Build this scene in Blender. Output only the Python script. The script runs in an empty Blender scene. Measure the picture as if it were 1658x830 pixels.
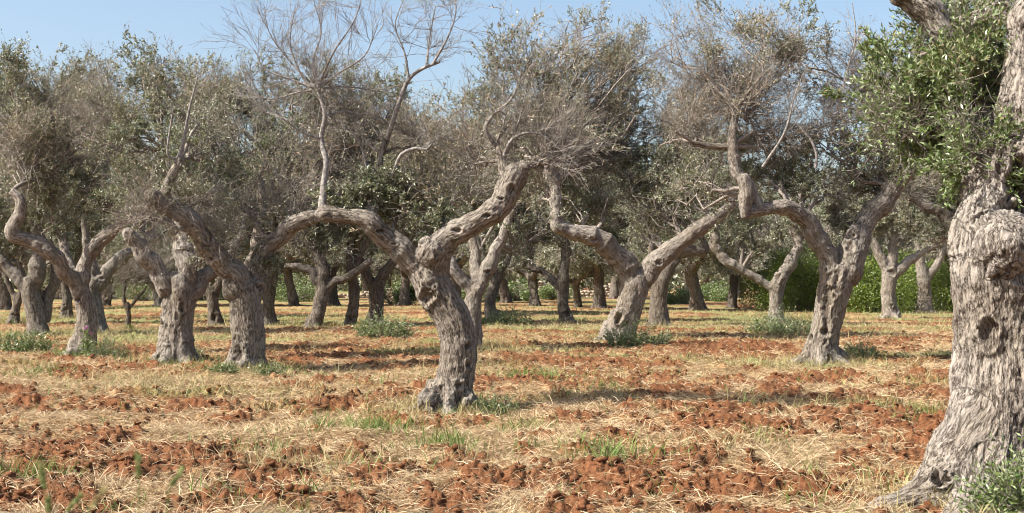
import bpy, math, random
import numpy as np
from mathutils import Vector

# ------------------------------------------------------------------ camera, world, sun, exposure
scene = bpy.context.scene
C = scene.collection
F = 2072.0            # focal length in photo pixels
HZ = 450.0            # horizon row of the photo
CH = 1.6              # eye height
cam_data = bpy.data.cameras.new("camera")
cam_data.sensor_width = 36.0
cam_data.lens = 45.0
cam_data.shift_y = 35.0 / 1658.0
cam_data.clip_start = 0.05
cam_data.clip_end = 6000
cam_data.dof.use_dof = True
cam_data.dof.focus_distance = 16.5
cam_data.dof.aperture_fstop = 11.0
cam = bpy.data.objects.new("camera", cam_data)
cam.location = (0, 0, CH)
cam.rotation_euler = (math.radians(90), 0, 0)
C.objects.link(cam)
scene.camera = cam

SUN_EL, SUN_AZ = 44.0, 251.0
world = bpy.data.worlds.new("World")
scene.world = world
world.use_nodes = True
wt = world.node_tree
bg = wt.nodes["Background"]
sky = wt.nodes.new("ShaderNodeTexSky")
sky.sky_type = 'NISHITA'
sky.sun_disc = False
sky.sun_elevation = math.radians(SUN_EL)
sky.sun_rotation = math.radians(SUN_AZ)
sky.air_density = 1.0
sky.dust_density = 2.6
sky.ozone_density = 1.0
wt.links.new(sky.outputs[0], bg.inputs[0])
bg.inputs[1].default_value = 0.097

sl = bpy.data.lights.new("sun", 'SUN')
sl.energy = 5.0
sl.angle = math.radians(0.5)
sl.color = (1.0, 0.95, 0.87)
sun = bpy.data.objects.new("sun", sl)
ce = math.cos(math.radians(SUN_EL))
tosun = Vector((math.sin(math.radians(SUN_AZ)) * ce, math.cos(math.radians(SUN_AZ)) * ce, math.sin(math.radians(SUN_EL))))
sun.rotation_euler = tosun.to_track_quat('Z', 'Y').to_euler()
sun.location = tosun * 50
C.objects.link(sun)

vs = scene.view_settings
vs.view_transform = 'Standard'
vs.look = 'None'
vs.exposure = 1.15
vs.gamma = 1.0
scene.cycles.filter_width = 1.05
scene.cycles.max_bounces = 6
scene.cycles.diffuse_bounces = 3
scene.cycles.glossy_bounces = 2
scene.cycles.transmission_bounces = 3
scene.cycles.caustics_reflective = False
scene.cycles.caustics_refractive = False

rng = np.random.default_rng(7)
random.seed(7)

# ------------------------------------------------------------------ noise in numpy
def _hash(ix, iy, iz, seed):
    n = (ix * 73856093) ^ (iy * 19349663) ^ (iz * 83492791) ^ (seed * 2654435761 % 2147483647)
    n = (n ^ (n >> 13)) * 1274126177
    n = n ^ (n >> 16)
    return (n & 0xFFFF).astype(np.float32) / 65535.0

def vnoise(x, y, z, seed=0):
    xf, yf, zf = np.floor(x), np.floor(y), np.floor(z)
    ix, iy, iz = xf.astype(np.int64), yf.astype(np.int64), zf.astype(np.int64)
    u, v, w = x - xf, y - yf, z - zf
    u = u * u * (3 - 2 * u); v = v * v * (3 - 2 * v); w = w * w * (3 - 2 * w)
    r = 0
    for dx in (0, 1):
        for dy in (0, 1):
            a = _hash(ix + dx, iy + dy, iz, seed)
            b = _hash(ix + dx, iy + dy, iz + 1, seed)
            r = r + (a * (1 - w) + b * w) * (u if dx else 1 - u) * (v if dy else 1 - v)
    return r * 2 - 1

def vnoise2(x, y, seed=0):
    xf, yf = np.floor(x), np.floor(y)
    ix, iy = xf.astype(np.int64), yf.astype(np.int64)
    iz = np.zeros_like(ix)
    u, v = x - xf, y - yf
    u = u * u * (3 - 2 * u); v = v * v * (3 - 2 * v)
    return 2 * ((_hash(ix, iy, iz, seed) * (1 - u) + _hash(ix + 1, iy, iz, seed) * u) * (1 - v)
                + (_hash(ix, iy + 1, iz, seed) * (1 - u) + _hash(ix + 1, iy + 1, iz, seed) * u) * v) - 1

def fbm2(x, y, octv=4, seed=0, gain=0.5):
    r, a, f, t = 0, 1.0, 1.0, 0
    for o in range(octv):
        c, s = math.cos(o * 0.9 + 0.4), math.sin(o * 0.9 + 0.4)
        r = r + a * vnoise2((x * c - y * s) * f + o * 17.3, (x * s + y * c) * f - o * 9.1, seed + o)
        t += a; a *= gain; f *= 2.03
    return r / t

def fbm3(p, octv=4, seed=0, gain=0.5):
    r, a, f, t = 0, 1.0, 1.0, 0
    for o in range(octv):
        r = r + a * vnoise(p[:, 0] * f + o * 7.7, p[:, 1] * f - o * 3.1, p[:, 2] * f + o * 5.3, seed + o)
        t += a; a *= gain; f *= 2.03
    return r / t

def smooth(a, b, x):
    t = np.clip((x - a) / (b - a), 0, 1)
    return t * t * (3 - 2 * t)

def W(px, py, d):
    return np.array([(px - 829.0) / F * d, d, CH - (py - HZ) / F * d])

# ------------------------------------------------------------------ mesh / object helpers
def tag(o, label=None, cat=None, group=None, kind=None):
    if label: o["label"] = label
    if cat: o["category"] = cat
    if group: o["group"] = group
    if kind: o["kind"] = kind
    return o

def link(name, me, mat=None, parent=None):
    o = bpy.data.objects.new(name, me)
    C.objects.link(o)
    if mat is not None and not me.materials:
        me.materials.append(mat)
    if parent is not None:
        o.parent = parent
    return o

def empty(name, loc, rz=0.0, scale=1.0):
    o = bpy.data.objects.new(name, None)
    o.empty_display_size = 0.3
    o.location = loc
    o.rotation_euler = (0, 0, rz)
    o.scale = (scale, scale, scale)
    C.objects.link(o)
    return o

def mesh_quads(name, verts, quads, attrs=None, smooth_on=False):
    me = bpy.data.meshes.new(name)
    verts = np.asarray(verts, dtype=np.float32)
    quads = np.asarray(quads, dtype=np.int32)
    nv, nf = len(verts), len(quads)
    k = quads.shape[1] if nf else 4
    me.vertices.add(nv)
    me.vertices.foreach_set("co", verts.ravel())
    me.loops.add(nf * k)
    me.loops.foreach_set("vertex_index", quads.ravel())
    me.polygons.add(nf)
    me.polygons.foreach_set("loop_start", np.arange(0, nf * k, k, dtype=np.int32))
    me.polygons.foreach_set("loop_total", np.full(nf, k, dtype=np.int32))
    me.update(calc_edges=True)
    if smooth_on:
        me.polygons.foreach_set("use_smooth", np.ones(nf, dtype=bool))
    if attrs:
        for key, val in attrs.items():
            val = np.asarray(val, dtype=np.float32)
            if val.ndim == 2:
                a = me.attributes.new(key, 'FLOAT_VECTOR', 'POINT')
                a.data.foreach_set("vector", val.ravel())
            else:
                a = me.attributes.new(key, 'FLOAT', 'POINT')
                a.data.foreach_set("value", val)
    return me

def nrm(v):
    return v / np.maximum(np.linalg.norm(v, axis=-1, keepdims=True), 1e-9)

class Geo:
    """collects quads with one float attribute per vertex"""
    def __init__(s):
        s.v, s.q, s.a, s.b, s.n = [], [], [], [], 0
    def add(s, v, q, a, b=None):
        if len(v) == 0: return
        s.v.append(v); s.q.append(q + s.n); s.a.append(a)
        s.b.append(b if b is not None else np.zeros(len(v)))
        s.n += len(v)
    def build(s, name, origin=None, smooth_on=False):
        v = np.concatenate(s.v)
        if origin is not None: v = v - np.asarray(origin)
        return mesh_quads(name, v, np.concatenate(s.q), {"tint": np.concatenate(s.a), "dry": np.concatenate(s.b)}, smooth_on)

def tubes(geo, P, R, sides=3, tint=None, dry=None):
    """P (N,K,3) R (N,K)"""
    N, K, _ = P.shape
    if N == 0: return
    T = np.gradient(P, axis=1)
    T = nrm(T)
    ref = np.zeros_like(T); ref[..., 0] = 0.31; ref[..., 1] = 0.87; ref[..., 2] = 0.38
    m = np.abs((T * ref).sum(-1)) > 0.95
    ref[m] = (0.9, -0.3, 0.1)
    U = nrm(np.cross(T, ref)); V = np.cross(T, U)
    ang = np.arange(sides) * 2 * math.pi / sides
    ring = P[:, :, None, :] + R[:, :, None, None] * (np.cos(ang)[None, None, :, None] * U[:, :, None, :] + np.sin(ang)[None, None, :, None] * V[:, :, None, :])
    v = ring.reshape(-1, 3)
    base = (np.arange(N)[:, None, None] * K + np.arange(K - 1)[None, :, None]) * sides
    j = np.arange(sides)[None, None, :]; j2 = (j + 1) % sides
    q = np.stack([base + j, base + j2, base + sides + j2, base + sides + j], -1).reshape(-1, 4)
    tint = rng.random(N) if tint is None else tint
    a = np.repeat(tint, K * sides)
    b = np.repeat(dry, K * sides) if dry is not None else None
    geo.add(v, q, a, b)

def leaves(geo, P, D, L, Wd, dry=None, cup=0.0, tint=None):
    """pointed leaf quads at P along D"""
    N = len(P)
    if N == 0: return
    D = nrm(D)
    r = rng.normal(size=(N, 3)); r[:, 2] *= 0.6
    S = nrm(np.cross(D, r)); Nn = np.cross(S, D)
    L = L[:, None]; Wd = Wd[:, None]
    base = P
    lft = P + D * L * 0.45 + S * Wd * 0.5 + Nn * L * cup
    rgt = P + D * L * 0.45 - S * Wd * 0.5 + Nn * L * cup
    tip = P + D * L - Nn * L * 0.08
    v = np.stack([base, rgt, tip, lft], 1).reshape(-1, 3)
    q = np.arange(N * 4).reshape(N, 4)
    t = rng.random(N) if tint is None else tint
    geo.add(v, q, np.repeat(t, 4), np.repeat(dry if dry is not None else np.zeros(N), 4))

# ------------------------------------------------------------------ materials
def new_mat(name):
    m = bpy.data.materials.new(name)
    m.use_nodes = True
    nt = m.node_tree
    return m, nt, nt.nodes["Principled BSDF"]

def N_(nt, t, **kw):
    n = nt.nodes.new(t)
    for k, v in kw.items(): setattr(n, k, v)
    return n

def ramp(nt, fac, stops):
    r = N_(nt, "ShaderNodeValToRGB")
    e = r.color_ramp.elements
    while len(e) < len(stops): e.new(0.5)
    for i, (p, c) in enumerate(stops):
        e[i].position = p; e[i].color = (*c, 1)
    if fac is not None: nt.links.new(fac, r.inputs[0])
    return r.outputs[0]

def mix(nt, fac, a, b, mode='MIX'):
    m = N_(nt, "ShaderNodeMix", data_type='RGBA', blend_type=mode)
    for s, v in ((0, fac), (6, a), (7, b)):
        if isinstance(v, (int, float)): m.inputs[s].default_value = v
        elif isinstance(v, tuple): m.inputs[s].default_value = (*v, 1)
        else: nt.links.new(v, m.inputs[s])
    return m.outputs[2]

def attr(nt, name):
    return N_(nt, "ShaderNodeAttribute", attribute_name=name)

def math_(nt, op, a, b=None):
    m = N_(nt, "ShaderNodeMath", operation=op)
    for i, v in enumerate((a, b)):
        if v is None: continue
        if isinstance(v, (int, float)): m.inputs[i].default_value = v
        else: nt.links.new(v, m.inputs[i])
    return m.outputs[0]

def noise(nt, vec, scale, detail=4, rough=0.55):
    n = N_(nt, "ShaderNodeTexNoise")
    n.inputs["Scale"].default_value = scale
    n.inputs["Detail"].default_value = detail
    n.inputs["Roughness"].default_value = rough
    if vec is not None: nt.links.new(vec, n.inputs["Vector"])
    return n.outputs[0]

def bark_mat(name, light, dark, lichen, scale=1.0, bumpd=0.02):
    m, nt, p = new_mat(name)
    b = attr(nt, "bark").outputs["Vector"]
    geo = N_(nt, "ShaderNodeNewGeometry")
    tc = N_(nt, "ShaderNodeTexCoord").outputs["Object"]
    wn = N_(nt, "ShaderNodeTexNoise"); wn.inputs["Scale"].default_value = 9 * scale; wn.inputs["Detail"].default_value = 3
    nt.links.new(b, wn.inputs["Vector"])
    add = N_(nt, "ShaderNodeVectorMath", operation='MULTIPLY_ADD')
    nt.links.new(wn.outputs[1], add.inputs[0]); add.inputs[1].default_value = (0.06, 0.06, 0.03); nt.links.new(b, add.inputs[2])
    bw = add.outputs[0]
    def ridge(sc, det, wdt):
        r = noise(nt, bw, sc * scale, det, 0.62)
        d = math_(nt, 'ABSOLUTE', math_(nt, 'SUBTRACT', r, 0.5))
        return ramp(nt, d, [(0.0, (0, 0, 0)), (wdt, (1, 1, 1))])
    r1 = ridge(20, 5, 0.055); r2 = ridge(52, 3, 0.075)
    n1 = noise(nt, bw, 75 * scale, 4, 0.7)
    n2 = noise(nt, tc, 3.0, 4, 0.6)
    n3 = noise(nt, bw, 24 * scale, 4, 0.6)
    h = math_(nt, 'ADD', math_(nt, 'ADD', math_(nt, 'MULTIPLY', r1, 0.42), math_(nt, 'MULTIPLY', r2, 0.20)), math_(nt, 'ADD', math_(nt, 'MULTIPLY', n1, 0.5), math_(nt, 'MULTIPLY', n3, 0.5)))
    cfac = ramp(nt, h, [(0.62, (0, 0, 0)), (1.12, (1, 1, 1))])
    col = mix(nt, cfac, dark, light)
    l2 = ramp(nt, n2, [(0.45, (0, 0, 0)), (0.7, (1, 1, 1))])
    col = mix(nt, math_(nt, 'MULTIPLY', l2, 0.5), col, lichen)
    oi = N_(nt, "ShaderNodeObjectInfo").outputs["Random"]
    col = mix(nt, 1.0, col, ramp(nt, oi, [(0.0, (0.78, 0.76, 0.72)), (0.5, (1.0, 0.97, 0.93)), (1.0, (0.98, 1.0, 1.0))]), 'MULTIPLY')
    big = noise(nt, tc, 1.1, 3, 0.6)
    col = mix(nt, ramp(nt, big, [(0.35, (0, 0, 0)), (0.7, (1, 1, 1))]), mix(nt, 1.0, col, (0.72, 0.68, 0.62), 'MULTIPLY'), col)
    hole = attr(nt, "hole").outputs["Fac"]
    col = mix(nt, math_(nt, 'MULTIPLY', hole, 0.75), col, (0.07, 0.05, 0.04))
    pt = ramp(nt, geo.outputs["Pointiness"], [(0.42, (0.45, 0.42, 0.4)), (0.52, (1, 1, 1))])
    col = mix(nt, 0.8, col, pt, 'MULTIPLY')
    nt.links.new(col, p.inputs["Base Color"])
    p.inputs["Roughness"].default_value = 0.95
    p.inputs["Specular IOR Level"].default_value = 0.15
    bp = N_(nt, "ShaderNodeBump"); bp.inputs["Strength"].default_value = 1.0; bp.inputs["Distance"].default_value = bumpd
    nt.links.new(h, bp.inputs["Height"]); nt.links.new(bp.outputs[0], p.inputs["Normal"])
    return m

M = {}
M["bark"] = bark_mat("olive_bark", (0.37, 0.335, 0.30), (0.07, 0.057, 0.048), (0.25, 0.235, 0.20), 1.0, 0.013)
M["bark_near"] = bark_mat("olive_bark_near", (0.40, 0.36, 0.325), (0.09, 0.072, 0.06), (0.27, 0.25, 0.22), 0.9, 0.02)
M["bark_far_shaded"] = bark_mat("olive_bark_far_shaded", (0.24, 0.21, 0.185), (0.055, 0.044, 0.036), (0.165, 0.15, 0.128), 0.8, 0.02)  # same bark, colour darkened to paint in the shade on far trunks

def leaf_mat(name, top1, top2, under, dry, sheen=0.45):
    m, nt, p = new_mat(name)
    t = attr(nt, "tint").outputs["Fac"]; d = attr(nt, "dry").outputs["Fac"]
    bf = N_(nt, "ShaderNodeNewGeometry").outputs["Backfacing"]
    col = mix(nt, t, top1, top2)
    col = mix(nt, bf, col, under)
    col = mix(nt, d, col, dry)
    nt.links.new(col, p.inputs["Base Color"])
    p.inputs["Roughness"].default_value = sheen
    p.inputs["Specular IOR Level"].default_value = 0.4
    tr = N_(nt, "ShaderNodeBsdfTranslucent")
    tcol = mix(nt, 0.5, col, (0.12, 0.17, 0.03))
    nt.links.new(tcol, tr.inputs[0])
    ms = N_(nt, "ShaderNodeMixShader"); ms.inputs[0].default_value = 0.22
    nt.links.new(p.outputs[0], ms.inputs[1]); nt.links.new(tr.outputs[0], ms.inputs[2])
    nt.links.new(ms.outputs[0], nt.nodes["Material Output"].inputs[0])
    return m

M["leaf"] = leaf_mat("olive_leaf", (0.085, 0.105, 0.04), (0.19, 0.205, 0.10), (0.38, 0.385, 0.29), (0.40, 0.30, 0.21), 0.42)
M["leaf_green"] = leaf_mat("olive_leaf_green", (0.052, 0.090, 0.018), (0.14, 0.20, 0.045), (0.27, 0.32, 0.16), (0.28, 0.22, 0.12), 0.35)
M["leaf_shrub"] = leaf_mat("shrub_leaf", (0.06, 0.095, 0.012), (0.19, 0.245, 0.028), (0.16, 0.21, 0.05), (0.25, 0.2, 0.09), 0.4)

def twig_mat(name, c1, c2):
    m, nt, p = new_mat(name)
    t = attr(nt, "tint").outputs["Fac"]
    tc = N_(nt, "ShaderNodeTexCoord").outputs["Object"]
    n = noise(nt, tc, 30, 3)
    col = mix(nt, t, c1, c2)
    col = mix(nt, ramp(nt, n, [(0.4, (0, 0, 0)), (0.65, (1, 1, 1))]), col, tuple(0.65 * c for c in c1))
    nt.links.new(col, p.inputs["Base Color"])
    p.inputs["Roughness"].default_value = 0.9
    p.inputs["Specular IOR Level"].default_value = 0.2
    return m
M["twig"] = twig_mat("twig_bark", (0.21, 0.175, 0.145), (0.46, 0.41, 0.355))
M["deadwood"] = twig_mat("dead_wood", (0.20, 0.178, 0.158), (0.37, 0.34, 0.31))

def blade_mat(name, c1, c2, c3, trans=0.25):
    m, nt, p = new_mat(name)
    t = attr(nt, "tint").outputs["Fac"]
    col = ramp(nt, t, [(0.0, c1), (0.55, c2), (1.0, c3)])
    nt.links.new(col, p.inputs["Base Color"])
    p.inputs["Roughness"].default_value = 0.7
    p.inputs["Specular IOR Level"].default_value = 0.25
    tr = N_(nt, "ShaderNodeBsdfTranslucent"); nt.links.new(col, tr.inputs[0])
    ms = N_(nt, "ShaderNodeMixShader"); ms.inputs[0].default_value = trans
    nt.links.new(p.outputs[0], ms.inputs[1]); nt.links.new(tr.outputs[0], ms.inputs[2])
    nt.links.new(ms.outputs[0], nt.nodes["Material Output"].inputs[0])
    return m
M["straw"] = blade_mat("dry_straw", (0.20, 0.125, 0.065), (0.44, 0.315, 0.18), (0.66, 0.53, 0.34))
M["grass"] = blade_mat("green_blade", (0.08, 0.13, 0.03), (0.15, 0.21, 0.05), (0.26, 0.30, 0.10))
M["ear"] = blade_mat("ear_green", (0.14, 0.18, 0.05), (0.22, 0.27, 0.09), (0.34, 0.37, 0.16))
M["pale_grass"] = blade_mat("pale_blade", (0.27, 0.215, 0.10), (0.46, 0.37, 0.20), (0.32, 0.32, 0.13))

def soil_nodes(nt, p, masked):
    tc = N_(nt, "ShaderNodeTexCoord").outputs["Object"]
    n1 = noise(nt, tc, 2.3, 5, 0.6); n2 = noise(nt, tc, 22, 5, 0.7); n3 = noise(nt, tc, 90, 3, 0.6)
    soil = ramp(nt, n2, [(0.3, (0.045, 0.018, 0.009)), (0.5, (0.155, 0.062, 0.027)), (0.76, (0.29, 0.14, 0.068))])
    soil = mix(nt, ramp(nt, n1, [(0.4, (0, 0, 0)), (0.62, (1, 1, 1))]), soil, mix(nt, n2, (0.10, 0.038, 0.017), (0.24, 0.115, 0.055)))
    col = soil
    h = math_(nt, 'ADD', n2, math_(nt, 'MULTIPLY', n3, 0.35))
    if masked:
        am = attr(nt, "straw").outputs["Fac"]
        gm = attr(nt, "green").outputs["Fac"]
        # streaky straw texture
        w1 = N_(nt, "ShaderNodeMapping"); w1.inputs["Scale"].default_value = (1.0, 0.45, 1.0); nt.links.new(tc, w1.inputs[0])
        s1 = noise(nt, w1.outputs[0], 45, 5, 0.75)
        straw = ramp(nt, s1, [(0.3, (0.13, 0.07, 0.03)), (0.5, (0.32, 0.205, 0.10)), (0.7, (0.47, 0.34, 0.19))])
        k = math_(nt, 'ADD', am, math_(nt, 'MULTIPLY', math_(nt, 'SUBTRACT', n2, 0.5), 1.0))
        col = mix(nt, ramp(nt, k, [(0.42, (0, 0, 0)), (0.66, (1, 1, 1))]), soil, straw)
        g1 = ramp(nt, s1, [(0.3, (0.09, 0.10, 0.03)), (0.65, (0.27, 0.26, 0.11))])
        kg = math_(nt, 'ADD', gm, math_(nt, 'MULTIPLY', math_(nt, 'SUBTRACT', s1, 0.5), 1.0))
        col = mix(nt, ramp(nt, kg, [(0.40, (0, 0, 0)), (0.75, (1, 1, 1))]), col, g1)
    nt.links.new(col, p.inputs["Base Color"])
    p.inputs["Roughness"].default_value = 0.95
    p.inputs["Specular IOR Level"].default_value = 0.1
    bp = N_(nt, "ShaderNodeBump"); bp.inputs["Strength"].default_value = 0.9; bp.inputs["Distance"].default_value = 0.03
    nt.links.new(h, bp.inputs["Height"]); nt.links.new(bp.outputs[0], p.inputs["Normal"])
m, nt, p = new_mat("field_soil"); soil_nodes(nt, p, True); M["ground"] = m
m, nt, p = new_mat("clod_soil"); soil_nodes(nt, p, False); M["clod"] = m
m, nt, p = new_mat("limestone")
tc = N_(nt, "ShaderNodeTexCoord").outputs["Object"]
nt.links.new(mix(nt, attr(nt, "tint").outputs["Fac"], ramp(nt, noise(nt, tc, 4), [(0.3, (0.24, 0.19, 0.14)), (0.7, (0.44, 0.38, 0.3))]), (0.40, 0.31, 0.23)), p.inputs["Base Color"])
p.inputs["Roughness"].default_value = 0.95
M["stone"] = m

# ------------------------------------------------------------------ layout of tree feet (photo x, photo y) used by the ground too
def foot(px, py):
    d = CH * F / (py - HZ)
    return ((px - 829) / F * d, d)

# light bands of grass and straw, red ploughed soil
def masks(x, y):
    n = fbm2(x * 0.6, y * 0.38, 5, 11, 0.6)
    nb = fbm2(x * 0.10, y * 0.45, 4, 23)
    n2 = fbm2(x * 2.3, y * 1.7, 4, 13, 0.65)
    s = 0.46 + 0.45 * n + 1.15 * n2 + 0.12 * nb
    # pale grass belt in front of the main trees
    def bump(cx, cy, rx, ry, a): return a * np.exp(-(((x - cx) / rx) ** 2 + ((y - cy) / ry) ** 2))
    belt = bump(-0.9, 14.2, 1.9, 1.5, 0.5) + bump(-4.8, 19.6, 3.0, 1.6, 0.55) + bump(5.8, 22.3, 2.2, 1.2, 0.5) + bump(0.2, 11.0, 1.0, 0.8, 0.25)
    s = s + belt - bump(-4.0, 10.5, 1.6, 1.0, 0.35) - bump(1.4, 9.6, 1.4, 0.8, 0.3) - bump(2.5, 13.3, 1.8, 1.0, 0.3)
    far = smooth(22, 50, y)
    s = s * (1 - far) + far * (0.62 + 0.9 * nb + 0.3 * n2)
    g = 0.14 + 0.85 * fbm2(x * 0.35 + 40, y * 0.55, 4, 37) + 0.36 * smooth(20, 34, y) + belt * 0.45
    g = g - 0.22 * (1 - smooth(10, 20, y))
    return np.clip(s, 0, 1), np.clip(g, 0, 1)

FEET = []   # filled with (x, y, r) to raise the soil round trunks

def hfield(x, y, fine=True):
    near = 1 - smooth(35, 90, y)
    s, g = masks(x, y)
    rough = 1 - 0.65 * smooth(0.35, 0.8, s)
    fur = np.sin((y + 0.16 * x + 0.6 * fbm2(x * 0.3, y * 0.3, 2, 5)) * 2 * math.pi / 1.35)
    h = 0.035 * fur * (0.5 + 0.5 * rough)
    h = h + 0.07 * fbm2(x * 0.5, y * 0.5, 3, 3)
    b1 = np.abs(fbm2(x * 2.6, y * 3.2, 3, 51))
    h = h + 0.15 * (0.35 - b1) * rough
    if fine:
        b2 = 1 - np.abs(fbm2(x * 5.0, y * 5.0, 4, 71, .65)) * 3.0
        h = h + 0.075 * b2 * (rough + .10)
        h = h + 0.034 * fbm2(x * 20, y * 20, 5, 91, .72) * (0.3 + rough)
        h = h + 0.045 * fbm2(x * 3.5, y * 5.5, 3, 95) * (1.2 - rough)
    h = h * (0.35 + 0.65 * near)
    h = h + 0.25 * fbm2(x * 0.035, y * 0.035, 2, 8) * smooth(30, 60, y)
    return h - 0.02

# ------------------------------------------------------------------ the ground: one sheet
def build_ground():
    ys = [-600, -200, -80, -30, -10, 0, 3, 5]
    y = 6.0
    while y < 130:
        ys.append(y); y *= 1.0027 if y < 40 else 1.005
    while y < 5000:
        ys.append(y); y *= 1.12
    ys = np.array(ys)
    NC = 760
    t = np.linspace(-1, 1, NC)
    outer = np.array([1.05, 1.15, 1.35, 1.8, 3, 6, 14, 40])
    t = np.concatenate([-outer[::-1], t, outer])
    X = t[None, :] * (0.50 * np.maximum(ys, 6.0) + 0.6)[:, None]
    Y = np.repeat(ys[:, None], len(t), 1)
    xf, yf = X.ravel(), Y.ravel()
    Z = hfield(xf, yf)
    s, g = masks(xf, yf)
    R, K = X.shape
    i = (np.arange(R - 1)[:, None] * K + np.arange(K - 1)[None, :])
    q = np.stack([i, i + 1, i + K + 1, i + K], -1).reshape(-1, 4)
    me = mesh_quads("ground", np.stack([xf, yf, Z], 1), q, {"straw": s, "green": g}, True)
    o = link("ground", me, M["ground"])
    tag(o, "red ploughed orchard soil under mown straw and dry grass", "ground", kind="structure")
build_ground()

def hz(x, y):
    return float(hfield(np.array([float(x)]), np.array([float(y)]))[0])

# ------------------------------------------------------------------ trunks
def catmull(pts, spacing):
    """pts (n,4) xyz r -> dense (m,4)"""
    pts = np.asarray(pts, float)
    if len(pts) < 3:
        pts = np.array([pts[0], (pts[0] + pts[-1]) / 2, pts[-1]])
    P = np.vstack([2 * pts[0] - pts[1], pts, 2 * pts[-1] - pts[-2]])
    out = []
    for i in range(1, len(P) - 2):
        p0, p1, p2, p3 = P[i - 1], P[i], P[i + 1], P[i + 2]
        n = max(2, int(np.linalg.norm((p2 - p1)[:3]) / spacing))
        for k in range(n):
            t = k / n
            q = 0.5 * ((2 * p1) + (-p0 + p2) * t + (2 * p0 - 5 * p1 + 4 * p2 - p3) * t * t + (-p0 + 3 * p1 - 3 * p2 + p3) * t ** 3)
            out.append(q)
    out.append(P[-2])
    out = np.array(out)
    out[:, 3] = np.maximum(out[:, 3], 0.004)
    return out

def transport(P):
    T = nrm(np.gradient(P, axis=0))
    u = np.cross(T[0], (0.2, 1, 0.1)); u /= np.linalg.norm(u)
    U = [u]
    for i in range(1, len(P)):
        u = u - T[i] * np.dot(u, T[i]); u /= np.linalg.norm(u); U.append(u)
    U = np.array(U)
    return T, U, np.cross(T, U)

def closed_tube(P, R, sides=14):
    T, U, V = transport(P)
    n = len(P)
    P = np.vstack([P[:1] - T[:1] * R[0] * 0.25, P, P[-1:] + T[-1:] * R[-1] * 0.25])
    R = np.concatenate([[R[0] * 0.6], R, [R[-1] * 0.6]])
    U = np.vstack([U[:1], U, U[-1:]]); V = np.vstack([V[:1], V, V[-1:]])
    a = np.arange(sides) * 2 * math.pi / sides
    v = P[:, None] + R[:, None, None] * (np.cos(a)[None, :, None] * U[:, None] + np.sin(a)[None, :, None] * V[:, None])
    K = len(P)
    v = v.reshape(-1, 3).tolist()
    f = []
    for i in range(K - 1):
        for j in range(sides):
            j2 = (j + 1) % sides
            f.append((i * sides + j, i * sides + j2, (i + 1) * sides + j2, (i + 1) * sides + j))
    f.append(tuple(range(sides))[::-1])
    f.append(tuple((K - 1) * sides + j for j in range(sides)))
    return v, f

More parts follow.
